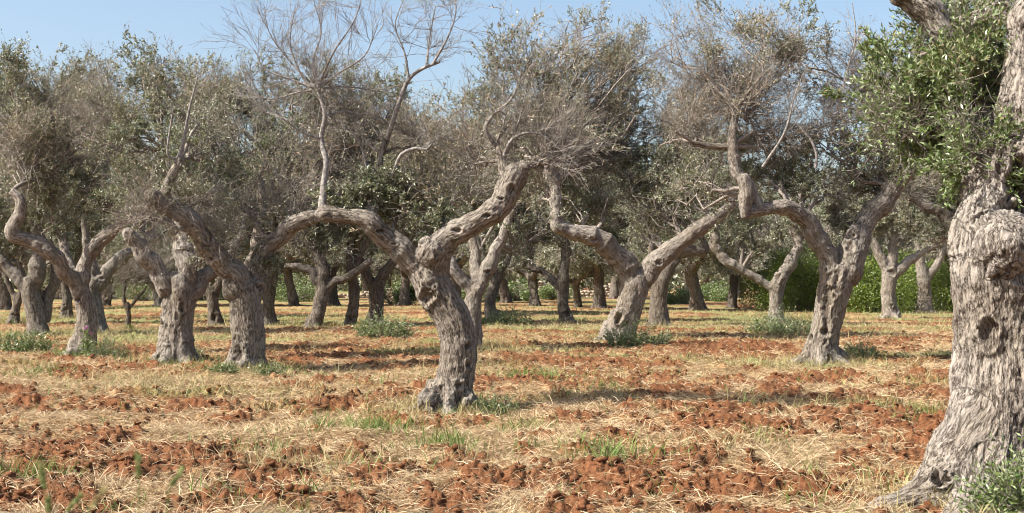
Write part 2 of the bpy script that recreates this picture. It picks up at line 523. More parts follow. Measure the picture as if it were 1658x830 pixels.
def trunk_mesh(name, branches, voxel, seed, origin, knots=(), blobs=(),  flute=0.09, fiss=0.005, lump=0.02):
    """branches: list of dense (m,4). returns mesh in local coordinates"""
    V, Fc, off = [], [], 0
    for b in branches:
        v, f = closed_tube(b[:, :3], b[:, 3])
        V += v; Fc += [tuple(i + off for i in q) for q in f]; off = len(V)
    for (c, r) in blobs:
        a = np.linspace(0, math.pi, 9)
        P = np.stack([c[0] + 0 * a, c[1] + 0 * a, c[2] - r * np.cos(a)], 1)
        R = np.maximum(r * np.sin(a), 0.05 * r)
        v, f = closed_tube(P, R)
        V += v; Fc += [tuple(i + off for i in q) for q in f]; off = len(V)
    me = bpy.data.meshes.new(name + "_raw")
    me.from_pydata(V, [], Fc)
    o = bpy.data.objects.new("tmp", me); C.objects.link(o)
    md = o.modifiers.new("r", 'REMESH'); md.mode = 'VOXEL'; md.voxel_size = voxel; md.adaptivity = 0
    sm = o.modifiers.new("s", 'SMOOTH'); sm.iterations = 6 if voxel > .012 else 22; sm.factor = 0.5
    dg = bpy.context.evaluated_depsgraph_get(); dg.update()
    ev = o.evaluated_get(dg)
    m2 = bpy.data.meshes.new_from_object(ev)
    bpy.data.objects.remove(o); bpy.data.meshes.remove(me)
    n = len(m2.vertices)
    co = np.empty(n * 3, np.float32); m2.vertices.foreach_get("co", co); co = co.reshape(-1, 3).astype(float)
    no = np.empty(n * 3, np.float32); m2.vertex_normals.foreach_get("vector", no); no = no.reshape(-1, 3).astype(float)
    # skeleton coordinates
    SP, SR, ST, SU, SV, SS, SB = [], [], [], [], [], [], []
    for bi, b in enumerate(branches):
        P = b[:, :3]; T, U, Vv = transport(P)
        s = np.concatenate([[0], np.cumsum(np.linalg.norm(np.diff(P, axis=0), axis=1))])
        SP.append(P); SR.append(b[:, 3]); ST.append(T); SU.append(U); SV.append(Vv); SS.append(s + bi * 3.7); SB.append(np.full(len(P), bi))
    SP, SR, ST, SU, SV, SS = map(np.concatenate, (SP, SR, ST, SU, SV, SS))
    near = np.empty(n, int)
    for i in range(0, n, 20000):
        d = np.linalg.norm(co[i:i + 20000, None] - SP[None], axis=2) / (SR[None] + 0.03)
        near[i:i + 20000] = d.argmin(1)
    of = co - SP[near]
    ax = (of * ST[near]).sum(1)
    uu = (of * SU[near]).sum(1); vv = (of * SV[near]).sum(1); rr = SR[near]
    s = SS[near] + ax
    ln = np.maximum(np.hypot(uu, vv), 1e-4)
    bark = np.stack([uu, vv, s * 0.24], 1)
    c, sn = uu / ln, vv / ln
    z0 = co[:, 2] - origin[2]
    # swirl flutes
    tw = s * 0.9
    ca, sa = c * np.cos(tw) - sn * np.sin(tw), c * np.sin(tw) + sn * np.cos(tw)
    wp_ = co + 0.06 * np.stack([fbm3(co * 3 + 9, 2, 1), fbm3(co * 3 + 19, 2, 2), fbm3(co * 3, 2, 3)], 1)
    fl = fbm3(wp_ * np.array([5.5, 5.5, 1.7]), 3, seed)
    basef = 1 + 0.9 * np.exp(-np.maximum(z0, 0) / 0.35)
    disp = flute * rr * fl * basef * 1.6
    disp += lump * fbm3(co * 4.5, 3, seed + 9) * 2
    fi = fbm3(bark * np.array([38, 38, 38]), 3, seed + 20, 0.6)
    disp += fiss * (0.6 - np.abs(fi) * 3.2) * np.clip(rr / 0.15, 0.3, 1)
    disp += fiss * 1.6 * fbm3(bark * 14, 2, seed + 31)
    hole = np.zeros(n)
    co2 = co + no * disp[:, None]
    for k in knots:       # centre, radius, depth, vertical stretch
        kc, kr, kd, st = k
        dv = co - np.asarray(kc); dv[:, 2] /= st
        wob = 1 + 0.9 * fbm3(co * 8, 3, seed + 41)
        dd = np.linalg.norm(dv, axis=1) / kr * wob
        w = 1 - smooth(0.35, 1.0, dd)
        rim = np.exp(-((dd - 1.1) / 0.22) ** 2)
        co2 -= no * (w * kd)[:, None]
        co2 += no * (rim * min(abs(kd), 0.08) * 0.35)[:, None]
        if kd > 0: hole = np.maximum(hole, (1 - smooth(0.25, 0.75, dd)) * min(1, kd / 0.09))
    co2 -= np.asarray(origin)
    m2.vertices.foreach_set("co", co2.astype(np.float32).ravel())
    a = m2.attributes.new("bark", 'FLOAT_VECTOR', 'POINT'); a.data.foreach_set("vector", bark.astype(np.float32).ravel())
    a = m2.attributes.new("hole", 'FLOAT', 'POINT'); a.data.foreach_set("value", hole.astype(np.float32))
    m2.polygons.foreach_set("use_smooth", np.ones(len(m2.polygons), dtype=bool))
    m2.update()
    m2.name = name
    return m2

# ------------------------------------------------------------------ crowns
TYPES = {  # per square metre: nA, nB, nC, leaves per C ; twig lengths, leaf size, dryness, spread
    'L': dict(nA=11, nB=8, nC=5, nl=12, lb=0.55, lc=0.24, ls=0.058, dry=0.10, up=0.35, mat='leaf'),
    'D': dict(nA=16, nB=9, nC=6, nl=15, lb=0.28, lc=0.14, ls=0.05, dry=0.0, up=0.2, mat='leaf'),
    'M': dict(nA=10, nB=10, nC=6, nl=5.5, lb=0.6, lc=0.28, ls=0.052, dry=0.45, up=0.4, mat='leaf'),
    'B': dict(nA=9, nB=12, nC=8, nl=1.3, lb=0.65, lc=0.30, ls=0.05, dry=0.8, up=0.45, mat='leaf'),
    'G': dict(nA=13, nB=9, nC=6, nl=14, lb=0.48, lc=0.22, ls=0.044, dry=0.0, up=0.25, mat='leaf_green'),
}

def wiggle(P, amp, ends=1):
    N, K, _ = P.shape
    w = rng.normal(size=P.shape) * amp[:, None, None]
    t = np.linspace(0, 1, K)
    return P + w * np.sin(t * math.pi * 0.75)[None, :, None]

def bez(a, b, c, K):
    t = np.linspace(0, 1, K)[None, :, None]
    return (1 - t) ** 2 * a[:, None] + 2 * t * (1 - t) * b[:, None] + t * t * c[:, None]

def sample_on(P, R, idx, t):
    K = P.shape[1]
    f = t * (K - 1); i = np.minimum(f.astype(int), K - 2); u = (f - i)[:, None]
    p = P[idx, i] * (1 - u) + P[idx, i + 1] * u
    d = nrm(P[idx, i + 1] - P[idx, i])
    r = R[idx, i] * (1 - u[:, 0]) + R[idx, i + 1] * u[:, 0]
    return p, d, r

def grow_blob(tw, lv, anchors, c, rad, typ, k=1.0, lsz=1.0, tk=1.0, main=True):
    pr = TYPES[typ]
    area = math.pi * rad[0] * rad[2]
    c = np.asarray(c, float); rad = np.asarray(rad, float)
    low = c - np.array([0, 0, rad[2] * 0.45])
    A = anchors
    cost = np.linalg.norm(A[:, :3] - low, axis=1) + 1.2 * np.maximum(A[:, 2] - low[2], 0)
    a = A[cost.argmin()]
    # main bough(s)
    nm = 3 if area > 2.5 else 2 if area > .8 else 1
    st = np.repeat(a[None, :3], nm, 0)
    en = low[None] + rng.normal(size=(nm, 3)) * rad * 0.3
    L0 = np.linalg.norm(en - st, axis=1)
    mid = (st + en) / 2 + rng.normal(size=(nm, 3)) * L0[:, None] * 0.16
    mid[:, 2] += 0.12 * L0
    P0 = wiggle(bez(st, mid, en, 9), 0.045 * L0)
    r0 = min(max(a[3] * 0.5, 0.016), 0.02 + 0.016 * math.sqrt(area)) * tk
    R0 = np.linspace(r0, r0 * 0.4, 9)[None].repeat(nm, 0)
    if main: tubes(tw, P0, R0, 6, tint=rng.random(nm) * 0.4)
    # level A
    n = max(5, int(pr['nA'] * area * k))
    v = nrm(rng.normal(size=(n, 3))) * (rng.random((n, 1)) ** 0.38)
    tgt = c + v * rad * np.array([0.85, 0.85, 0.85])
    ti = 0.25 + 0.75 * rng.random(n)
    s, d, r = sample_on(P0, R0, rng.integers(0, nm, n), ti)
    LA = np.linalg.norm(tgt - s, axis=1)
    mid = (s + tgt) / 2 + rng.normal(size=(n, 3)) * LA[:, None] * 0.22
    mid[:, 2] += 0.05 * LA
    PA = wiggle(bez(s, mid, tgt, 7), 0.055 * LA)
    ra = np.minimum(r * 0.65, 0.017 * tk)
    RA = ra[:, None] * np.linspace(1, 0.35, 7)[None]
    tubes(tw, PA, RA, 4, tint=rng.random(n) * 0.7)
    # level B
    nb = int(n * pr['nB'])
    ia = rng.integers(0, n, nb)
    s, d, r = sample_on(PA, RA, ia, 1 - 0.8 * rng.random(nb) ** 1.3)
    out = nrm((s - c) / rad)
    D = nrm(d * 0.5 + out * 0.4 + rng.normal(size=(nb, 3)) * 0.58 + np.array([0, 0, pr['up']]))
    LB = pr['lb'] * (0.4 + 0.8 * rng.random(nb)) * min(1.0, 0.5 + 0.5 * math.sqrt(area))
    en = s + D * LB[:, None]
    mid = s + D * LB[:, None] * 0.5 + rng.normal(size=(nb, 3)) * LB[:, None] * 0.09
    en[:, 2] -= 0.12 * LB * rng.random(nb)
    PB = bez(s, mid, en, 5)
    RB = np.minimum(r * 0.7, 0.0050 * tk)[:, None] * np.linspace(1, 0.45, 5)[None]
    tubes(tw, PB, RB, 3)
    # level C
    nc = int(nb * pr['nC'])
    ib = rng.integers(0, nb, nc)
    s, d, r = sample_on(PB, RB, ib, 0.15 + 0.85 * rng.random(nc))
    D = nrm(d * 0.85 + rng.normal(size=(nc, 3)) * 0.5 + np.array([0, 0, 0.12]))
    LC = pr['lc'] * (0.4 + 0.8 * rng.random(nc))
    mid = s + D * LC[:, None] * 0.5 + rng.normal(size=(nc, 3)) * LC[:, None] * 0.10
    PC = bez(s, mid, s + D * LC[:, None], 3)
    RC = np.full((nc, 3), 0.0019 * tk) * np.linspace(1, 0.6, 3)[None]
    tubes(tw, PC, RC, 3)
    # leaves
    nl = int(nc * pr['nl'] / (lsz ** 1.4))
    if nl:
        # clumpy density so that gaps open up
        wgt = 0.10 + np.clip(fbm3(PC[:, 1] * (1.9 / lsz ** .5), 2, 77) * 3.4 + 0.45, 0, 2.2)
        il = rng.choice(nc, nl, p=wgt / wgt.sum())
        RCb = RC
        s, d, r = sample_on(PC, RCb, il, rng.random(nl))
        D = nrm(d * 0.7 + rng.normal(size=(nl, 3)) * 0.55 + np.array([0, 0, 0.15]))
        L = pr['ls'] * (0.65 + 0.6 * rng.random(nl)) * lsz
        dryp = np.clip(pr['dry'] + 0.5 * fbm3(s * 0.9, 2, 99), 0, 1)
        dr = (rng.random(nl) < dryp) * (0.5 + 0.5 * rng.random(nl))
        leaves(lv, s, D, L, L * (0.26 + 0.06 * rng.random(nl)), dry=dr, cup=0.05)

def spray(tw, pts, tips, n1, n2, l1, l2, r1=0.005, up=0.12, seed=0):
    """bare branch drawn as dense (m,4) with a fan of fine twigs"""
    P = pts[None, :, :3]; R = pts[None, :, 3]
    tubes(tw, P, R, 6, tint=np.array([0.6]))
    ti = 1 - (1 - tips) * rng.random(n1)
    s, d, r = sample_on(P, R, np.zeros(n1, int), ti)
    D = nrm(d * 0.55 + rng.normal(size=(n1, 3)) * np.array([0.8, 0.65, 0.65]) + np.array([0, 0, up]))
    L = l1 * (0.35 + 0.8 * rng.random(n1))
    mid = s + D * L[:, None] * 0.5 + rng.normal(size=(n1, 3)) * L[:, None] * 0.08
    en = s + D * L[:, None]; en[:, 2] += 0.1 * L
    PB = wiggle(bez(s, mid, en, 7), 0.012 * L)
    RB = np.minimum(r * 0.6, r1)[:, None] * np.linspace(1, 0.35, 7)[None]
    tubes(tw, PB, RB, 4)
    nc = n1 * n2
    ib = rng.integers(0, n1, nc)
    s, d, r = sample_on(PB, RB, ib, 0.15 + 0.85 * rng.random(nc))
    D = nrm(d * 0.8 + rng.normal(size=(nc, 3)) * 0.42 + np.array([0, 0, 0.15]))
    L = l2 * (0.35 + 0.8 * rng.random(nc))
    PC = bez(s, s + D * L[:, None] * 0.5 + rng.normal(size=(nc, 3)) * L[:, None] * 0.07, s + D * L[:, None], 4)
    tubes(tw, PC, np.full((nc, 4), 0.0023) * np.linspace(1, 0.6, 4)[None], 3)
    nd = int(nc * 1.3)
    ib = rng.integers(0, nc, nd)
    s, d, r = sample_on(PC, np.full((nc, 4), 0.0024), ib, 0.2 + 0.8 * rng.random(nd))
    D = nrm(d * 0.9 + rng.normal(size=(nd, 3)) * 0.45)
    L = l2 * 0.45 * (0.3 + 0.8 * rng.random(nd))
    PD = bez(s, s + D * L[:, None] * 0.5, s + D * L[:, None], 3)
    tubes(tw, PD, np.full((nd, 3), 0.0017), 3)

# ------------------------------------------------------------------ a traced tree
def conv(d0, pts):
    out = []
    for p in pts:
        dd = p[3] if len(p) > 3 else 0.0
        d = d0 + dd
        out.append([*W(p[0], p[1], d), p[2] / F * d])
    return np.array(out)

def traced_tree(label, base, limbs, crowns, voxel=0.03, mat="bark", roots=5, knots=(), blobs=(), dead=(), leafmat='leaf',
                lsz=1.0, tk=1.0, group=None, flute=0.065, fiss=0.005, lump=0.016, seed=1, rootspread=1.0, k=1.0, cat="tree", name="olive_tree"):
    x0, d0 = foot(*base)
    z0 = hz(x0, d0)
    dense = []
    sp = max(0.05, 0.0025 * d0)
    for i, L in enumerate(limbs):
        w = conv(d0, L)
        if i == 0:
            w[:, 3] *= 0.84
            w = np.vstack([[w[0, 0], w[0, 1], z0 - 0.25, w[0, 3] * 1.15], w])
        D_ = catmull(w, sp)
        s_ = np.concatenate([[0], np.cumsum(np.linalg.norm(np.diff(D_[:, :3], axis=0), axis=1))])
        if i and L[-1][1] < L[0][1]:
            f_ = 0.97 + 0.12 * vnoise2(s_ * 3.3, s_ * 0 + seed + i * 5.1, 5)
            for q_ in range(int(s_[-1] / .45)):
                c_ = ((seed * 37 + i * 11 + q_ * 29) % 97) / 97 * s_[-1]
                f_ = f_ + 0.13 * np.exp(-((s_ - c_) / .05) ** 2)
            D_[:, 3] *= np.clip(f_, .7, 1.45)
            D_[:, 0] += 0.25 * D_[:, 3] * vnoise2(s_ * 4.1, s_ * 0 + seed * 3 + i, 6) * np.minimum(1, s_ * 4)
            D_[:, 2] += 0.25 * D_[:, 3] * vnoise2(s_ * 4.1, s_ * 0 + seed * 7 + i, 7) * np.minimum(1, s_ * 4)
        dense.append(D_)
    rt = limbs[0][0][2] / F * d0
    FEET.append((x0, d0, rt))
    rg = np.random.default_rng(seed)
    for i in range(roots):
        a = i * 2 * math.pi / roots + rg.random() * 0.9
        ln = rt * (0.75 + 0.6 * rg.random()) * rootspread
        b = dense[0][1, :3]
        ca_, sa_ = math.cos(a), math.sin(a)
        p = np.array([[b[0] + ca_ * rt * f_, b[1] + sa_ * rt * f_, z0 + rt * z_, rt * r_] for f_, z_, r_ in
                      ((0.30, 0.9, 0.34), (0.50, 0.45, 0.33), (0.74, 0.12, 0.26), (0.9 + ln / rt * .5, -0.10, 0.19), (0.95 + ln / rt, -0.3, 0.12))])
        dense.append(catmull(p, sp))
    origin = np.array([x0, d0, z0])
    root = empty(name, origin)
    tag(root, label, cat, group)
    kn = []
    for (px, py, rpx, dep, st, *dd) in knots:
        q = W(px, py, d0 + (dd[0] if dd else 0))
        # move to the near face of the nearest limb
        allp = np.concatenate(dense)
        j = np.argmin(np.hypot(allp[:, 0] - q[0], allp[:, 2] - q[2]))
        q[1] = allp[j, 1] - (dd[1] if len(dd) > 1 else 0.85) * allp[j, 3]
        kn.append((q, rpx / F * d0, dep, st))
    bl = [(W(px, py, d0 + dd), rp / F * d0) for (px, py, rp, dd) in blobs]
    me = trunk_mesh("trunk", dense, voxel, seed, origin, kn, bl, flute, fiss, lump)
    link("trunk", me, M[mat], root)
    anch = np.concatenate([D[len(D) // 3:] for D in dense[:len(limbs)]])
    tw, lv = Geo(), Geo()
    for cr in crowns:
        (px, py, rx, ry, typ) = cr[:5]
        dd = cr[5] if len(cr) > 5 else 0.0
        kk = cr[6] if len(cr) > 6 else 1.0
        d = d0 + dd
        c = W(px, py, d); rad = (rx / F * d, max(0.55 * rx, 0.6 * ry) / F * d, ry / F * d)
        grow_blob(tw, lv, anch, c, rad, typ, k * kk, lsz, tk)
    if lv.n: link("crown", lv.build("crown", origin), M[leafmat], root)
    if tw.n: link("branches", tw.build("branches", origin), M["twig"], root)
    for dl in dead:
        g = Geo()
        for (pts, tips, n1, n2, l1, l2, *r) in dl:
            spray(g, catmull(conv(d0, pts) * np.array([1, 1, 1, .68]), 0.05), tips, n1, n2, l1, l2, *(r or [0.005]))
        link("dead_branch", g.build("dead_branch", origin), M["deadwood"], root)
    return root

# ---- the main tree in the middle
traced_tree("forked olive tree with curved grey trunk and two thick limbs, alone before the row",
    (727, 668),
    [[(722, 668, 50), (728, 645, 44), (738, 610, 37), (742, 560, 36), (732, 515, 36), (708, 475, 36), (688, 440, 34), (676, 420, 26)],
     [(688, 445, 27), (668, 415, 25, -.05), (632, 385, 21, -.1), (600, 359, 18, -.2), (560, 347, 15, -.2), (524, 344, 13, -.2), (517, 350, 9, -.2)],
     [(700, 440, 30), (712, 400, 24, -.1), (745, 374, 21, -.2), (785, 350, 19, -.3), (815, 322, 19, -.3), (830, 295, 20, -.3), (838, 277, 17, -.3)],
     [(832, 282, 15, -.3), (848, 272, 12, -.35), (856, 270, 6, -.35)],
     [(820, 290, 13, -.3), (808, 250, 6, -.2), (806, 225, 4.5, -.1)],
     [(600, 350, 12, -.1), (606, 300, 8, .3), (615, 262, 7, .3), (626, 225, 6.5, .3)]],
    [(595, 290, 62, 50, 'D', 0.1, 1.3), (560, 320, 45, 25, 'D', 0, .8), (650, 350, 60, 35, 'D', .6, .7), (690, 300, 90, 60, 'M', .5),
     (745, 300, 70, 50, 'M', .2), (860, 225, 95, 55, 'B', -.2, 1.0), (905, 245, 60, 40, 'B', -.1, .8), (830, 90, 60, 75, 'M', .1, .7),
     (880, 150, 80, 60, 'M', .3, .8), (770, 240, 60, 60, 'B', .3, .7), (560, 200, 60, 60, 'B', .5, .5), (690, 225, 70, 60, 'B', .6, .7),
     (690, 355, 40, 20, 'D', 0, .5)],
    voxel=0.014, seed=3, fiss=0.007, flute=0.045, lump=0.010, roots=7, rootspread=1.0,
    knots=[(686, 500, 14, .09, 2.2), (760, 560, 7, .05, 1), (762, 590, 7, .05, 1), (712, 640, 22, .05, 1), (690, 395, 8, .05, .7),
           (742, 374, 9, .03, .5), (790, 352, 9, .035, .5), (812, 325, 8, .03, .6), (700, 445, 18, -.03, 1), (705, 405, 10, .05, .8),
           (640, 395, 8, .04, .5), (618, 375, 7, .04, .5), (828, 310, 9, .03, 1.3), (745, 645, 16, .05, 1.2)],
    blobs=[(700, 408, 26, -.15), (752, 650, 22, -.1), (700, 650, 24, -.2), (528, 346, 15, -.2), (835, 285, 20, -.3)],
    dead=[
     [([(522, 340, 13, -.2), (524, 300, 9, -.15), (528, 262, 7.5, -.1), (520, 225, 6.5), (526, 185, 6), (514, 142, 4.5)], .9, 12, 10, .5, .35, .006),
      ([(514, 145, 4.5), (490, 125, 3), (470, 70, 2), (478, 10, 1.2)], .0, 13, 9, .85, .42, .0034),
      ([(516, 145, 4), (545, 120, 2.6), (590, 90, 1.6), (612, 40, 1)], .0, 11, 9, .75, .40, .0034),
      ([(512, 143, 4), (470, 128, 2.6), (430, 112, 1.8), (412, 80, 1)], .0, 11, 9, .68, .40, .0034),
      ([(514, 143, 3), (508, 95, 2.4, .3), (520, 50, 1.8, .4), (505, -10, 1, .4)], .0, 11, 9, .75, .40, .0034),
      ([(513, 144, 3.4), (480, 150, 2.4, .2), (440, 160, 1.6, .3), (405, 150, 1, .3)], .0, 11, 9, .6, .36, .0034),
      ([(515, 144, 3.4), (560, 140, 2.4, .2), (600, 145, 1.6, .3), (640, 150, 1, .3)], .0, 10, 9, .55, .34, .0034),
      ([(514, 142, 3.2), (540, 85, 2.2, -.2), (570, 40, 1.5, -.3), (585, 5, 1, -.3)], .0, 11, 9, .6, .36, .0034),
      ([(512, 142, 3.2), (475, 105, 2.2, .1), (440, 60, 1.5, .1), (430, 30, 1, .1)], .0, 11, 9, .6, .36, .0034),
      ([(522, 225, 4), (490, 215, 2.4, -.1), (455, 190, 1.8, -.2), (425, 180, 1, -.2)], .1, 9, 8, .5, .35, .0036),
      ([(524, 190, 4), (560, 180, 2.4, .1), (595, 195, 1.8, .2), (620, 230, 1, .2)], .1, 9, 8, .5, .35, .0036)],
     [([(626, 228, 6.5, .3), (640, 185, 6, .2), (650, 155, 5.5, .2), (662, 128, 5, .2), (682, 112, 4, .2), (712, 100, 3, .1)], .8, 5, 6, .35, .25),
      ([(662, 128, 4, .2), (655, 85, 2.4, .2), (640, 40, 1.6, .2), (655, -5, 1, .2)], .1, 12, 7, .5, .3, .0036),
      ([(700, 105, 3.4, .1), (725, 60, 2.4, .1), (738, 20, 1.6, .1), (735, -15, 1, .1)], .1, 14, 7, .45, .3, .0036),
      ([(690, 108, 3, .1), (695, 65, 2, .3), (705, 10, 1.4, .3)], .1, 12, 10, .4, .3, .004)],
     [([(600, 300, 5, .3), (588, 245, 3.6, .2), (574, 218, 3, .1), (556, 205, 2, .1)], .3, 6, 6, .3, .2, .004)],
     [([(635, 285, 5, 0), (650, 250, 4.4, -.1), (675, 240, 4, -.1), (690, 242, 3.4, -.1), (700, 232, 2, -.1)], .4, 6, 6, .3, .2, .004)],
     [([(806, 240, 5, -.1), (790, 218, 5.5, -.2), (786, 205, 5.5, -.2), (800, 185, 4.4, -.2), (828, 160, 3, -.2), (845, 120, 2, -.2)], .3, 14, 8, .5, .3, .004),
      ([(812, 262, 5, -.2), (830, 225, 4, -.3), (865, 215, 3, -.3), (900, 235, 2, -.3), (935, 270, 1.2, -.3)], .2, 26, 8, .5, .3, .004),
      ([(815, 262, 4, -.2), (842, 190, 2.6, -.1), (855, 120, 2, 0), (850, 60, 1.2, 0)], .1, 24, 8, .55, .3, .004)],
    ])

# ---- its left neighbour, leaning left
traced_tree("leaning olive tree with swirled oval scar low on its trunk and long left limb",
    (398, 603),
    [[(398, 602, 38), (402, 560, 33), (400, 515, 32), (396, 480, 30), (380, 448, 25)],
     [(388, 470, 24), (368, 432, 20, -.1), (338, 395, 18, -.3), (308, 355, 15, -.5), (282, 338, 14, -.6), (262, 328, 12, -.7), (247, 318, 9, -.8)],
     [(405, 480, 22, .1), (420, 430, 17, .3), (442, 392, 15, .3), (475, 364, 13, .2), (512, 350, 10, .1)],
     [(400, 480, 20, .2), (415, 410, 12, .8), (425, 340, 9, 1.0), (420, 290, 7, 1.1), (432, 262, 5, 1.1)],
     [(275, 330, 9, -.65), (270, 305, 8, -.7), (288, 268, 7, -.7), (292, 255, 8, -.7)]],
    [(340, 235, 65, 75, 'L', .3, .9), (245, 350, 55, 50, 'B', -1.0, 1.0), (300, 315, 60, 50, 'M', -.3, .9), (385, 330, 70, 60, 'M', .3, .8),
     (425, 440, 40, 45, 'D', .4, .35), (360, 385, 45, 30, 'B', -.4, .8), (345, 380, 50, 35, 'M', .2, .6), (470, 310, 60, 60, 'B', .5, .8), (360, 190, 50, 60, 'M', .8, .8)],
    voxel=0.02, seed=5, roots=6, rootspread=0.6, flute=0.055, fiss=.006, lump=.012,
    knots=[(392, 573, 12, .06, 1.5), (415, 470, 9, .05, 1), (378, 452, 9, .04, 1), (350, 420, 8, .04, .6), (345, 400, 8, .05, .6)],
    blobs=[(247, 318, 14, -.8), (400, 598, 36, 0)],
    dead=[[([(290, 258, 8, -.7), (298, 225, 5, -.7), (306, 180, 3.4, -.7), (320, 124, 1.6, -.7)], .5, 5, 3, .3, .2, .004),
           ([(292, 258, 4, -.7), (272, 250, 3, -.8), (276, 205, 2.4, -.8), (282, 170, 1.4, -.8)], .3, 5, 4, .3, .2, .004)]])

# ---- hollow trunk behind it
traced_tree("stout hollow trunked olive tree splitting into three limbs, left of the scarred trunk",
    (287, 588),
    [[(286, 587, 38), (285, 550, 32), (288, 510, 30), (293, 470, 30), (292, 445, 24)],
     [(288, 480, 18), (265, 450, 17, -.1), (240, 418, 15, -.2), (222, 395, 12, -.3), (206, 370, 8, -.4)],
     [(298, 470, 20), (300, 430, 17), (296, 395, 15, .1), (290, 360, 11, .2), (280, 300, 8, .3), (270, 240, 6, .3)],
     [(305, 480, 18), (322, 455, 15, .2), (348, 438, 12, .3), (368, 418, 9, .3), (395, 370, 6, .4)]],
    [(250, 130, 80, 62, 'L', 1.0, .8), (310, 150, 70, 55, 'M', .6, .8), (180, 200, 60, 70, 'M', .3, .8), (215, 300, 60, 60, 'L', .4, .7), (300, 270, 60, 60, 'L', .9, .8), (360, 330, 55, 60, 'M', 1, .8), (240, 95, 60, 35, 'L', 1.2, .6), (155, 140, 25, 60, 'B', .5, .6), (205, 215, 22, 25, 'D', -.4, .6)],
    voxel=0.022, seed=8, roots=6, rootspread=0.7, flute=0.12, fiss=.006,
    knots=[(272, 548, 12, .16, 3.2), (262, 575, 7, .05, 2), (300, 500, 7, .05, 1.5)])

# ---- leftmost of the near row
traced_tree("olive tree with snaking left limb and low fork, weeds and pink thistle at its foot",
    (128, 577),
    [[(128, 575, 27), (140, 535, 21), (138, 495, 19), (124, 455, 18)],
     [(128, 465, 14), (105, 440, 13, -.2), (82, 408, 12, -.4), (50, 392, 12, -.5), (22, 378, 12, -.6), (30, 350, 10, -.6), (32, 325, 8, -.6), (20, 308, 6, -.6)],
     [(130, 465, 13), (138, 425, 13, .1), (160, 392, 11, .2), (190, 366, 9, .2), (215, 345, 6, .2)],
     [(125, 455, 12, .2), (110, 420, 8, .7), (95, 370, 7, .9), (85, 320, 5, .9)]],
    [(55, 140, 80, 60, 'L', .8, .8), (30, 220, 70, 70, 'M', .2, .9), (110, 210, 70, 70, 'M', .4, .9), (150, 295, 55, 38, 'D', .1, 1.2), (60, 300, 80, 50, 'L', .3, .8), (200, 260, 60, 50, 'M', .3, .8), (100, 350, 50, 30, 'L', .9, .7), (20, 90, 50, 35, 'L', 1, .6), (140, 180, 60, 60, 'B', .8, .8)],
    voxel=0.024, seed=12, roots=5, rootspread=1.0, knots=[(132, 485, 7, .06, 1), (108, 452, 6, .04, 1)])

traced_tree("twin limbed olive tree whose right limb rises to a knobbly elbow behind the weedy trunk",
    (160, 541),
    [[(158, 540, 22), (154, 505, 17), (150, 470, 17), (155, 450, 17)],
     [(158, 462, 13), (175, 440, 12), (200, 415, 10), (232, 398, 8), (260, 380, 5)],
     [(150, 460, 12), (147, 420, 9), (138, 385, 7), (136, 340, 5)]],
    [(130, 280, 80, 70, 'L', 0, .8), (220, 300, 70, 60, 'M', .5, .8), (180, 180, 80, 70, 'M', .5, .7), (60, 240, 70, 70, 'M', .5, .7)],
    voxel=0.03, seed=14, roots=5, lsz=1.2, tk=1.3, mat="bark", knots=[(165, 440, 7, .05, 1), (168, 450, 6, .05, 1)])

traced_tree("olive tree at left edge with broad V fork and bushy weeds at its base",
    (62, 546),
    [[(62, 545, 22), (58, 510, 18), (50, 475, 18), (52, 450, 15)],
     [(48, 470, 11), (30, 450, 10), (10, 428, 9), (-8, 400, 7), (-25, 350, 5)],
     [(54, 465, 13), (62, 430, 13), (70, 400, 10), (60, 370, 9), (50, 320, 6)],
     [(72, 520, 11, .3), (82, 470, 9, .4), (92, 450, 9, .4), (85, 400, 6, .5)]],
    [(-10, 320, 60, 70, 'L', 0, .8), (50, 330, 60, 60, 'L', 0, .8), (40, 200, 80, 80, 'M', .5, .8), (0, 150, 70, 70, 'L', .5, .7), (100, 350, 40, 40, 'L', .4, .7), (110, 140, 50, 50, 'M', .6, .6)],
    voxel=0.03, seed=15, roots=5, lsz=1.2, tk=1.3)

# ---- pale twin-stemmed tree just behind the main one
traced_tree("slender multi-stemmed olive tree rising close behind the main trunk's right side",
    (768, 572),
    [[(762, 570, 24), (763, 530, 20), (766, 490, 17), (772, 465, 16)],
     [(768, 478, 11), (748, 450, 10), (728, 425, 10), (708, 395, 8, .2), (690, 350, 5, .2)],
     [(775, 470, 12), (788, 440, 11), (802, 405, 10), (815, 375, 8), (830, 340, 6)],
     [(772, 460, 10), (770, 425, 9, .2), (765, 390, 7, .3), (760, 340, 5, .3)]],
    [(640, 300, 60, 60, 'L', 1.0, .8), (700, 270, 80, 60, 'M', .8, .8), (790, 300, 70, 50, 'L', .4, .8), (850, 380, 50, 40, 'L', .3, .6), (760, 200, 80, 60, 'M', 1, .6), (700, 350, 50, 40, 'L', 1.0, .8), (640, 220, 70, 50, 'M', 1.3, .7)],
    voxel=0.025, seed=17, roots=4, lsz=1.1, knots=[(790, 440, 5, .05, 1)])

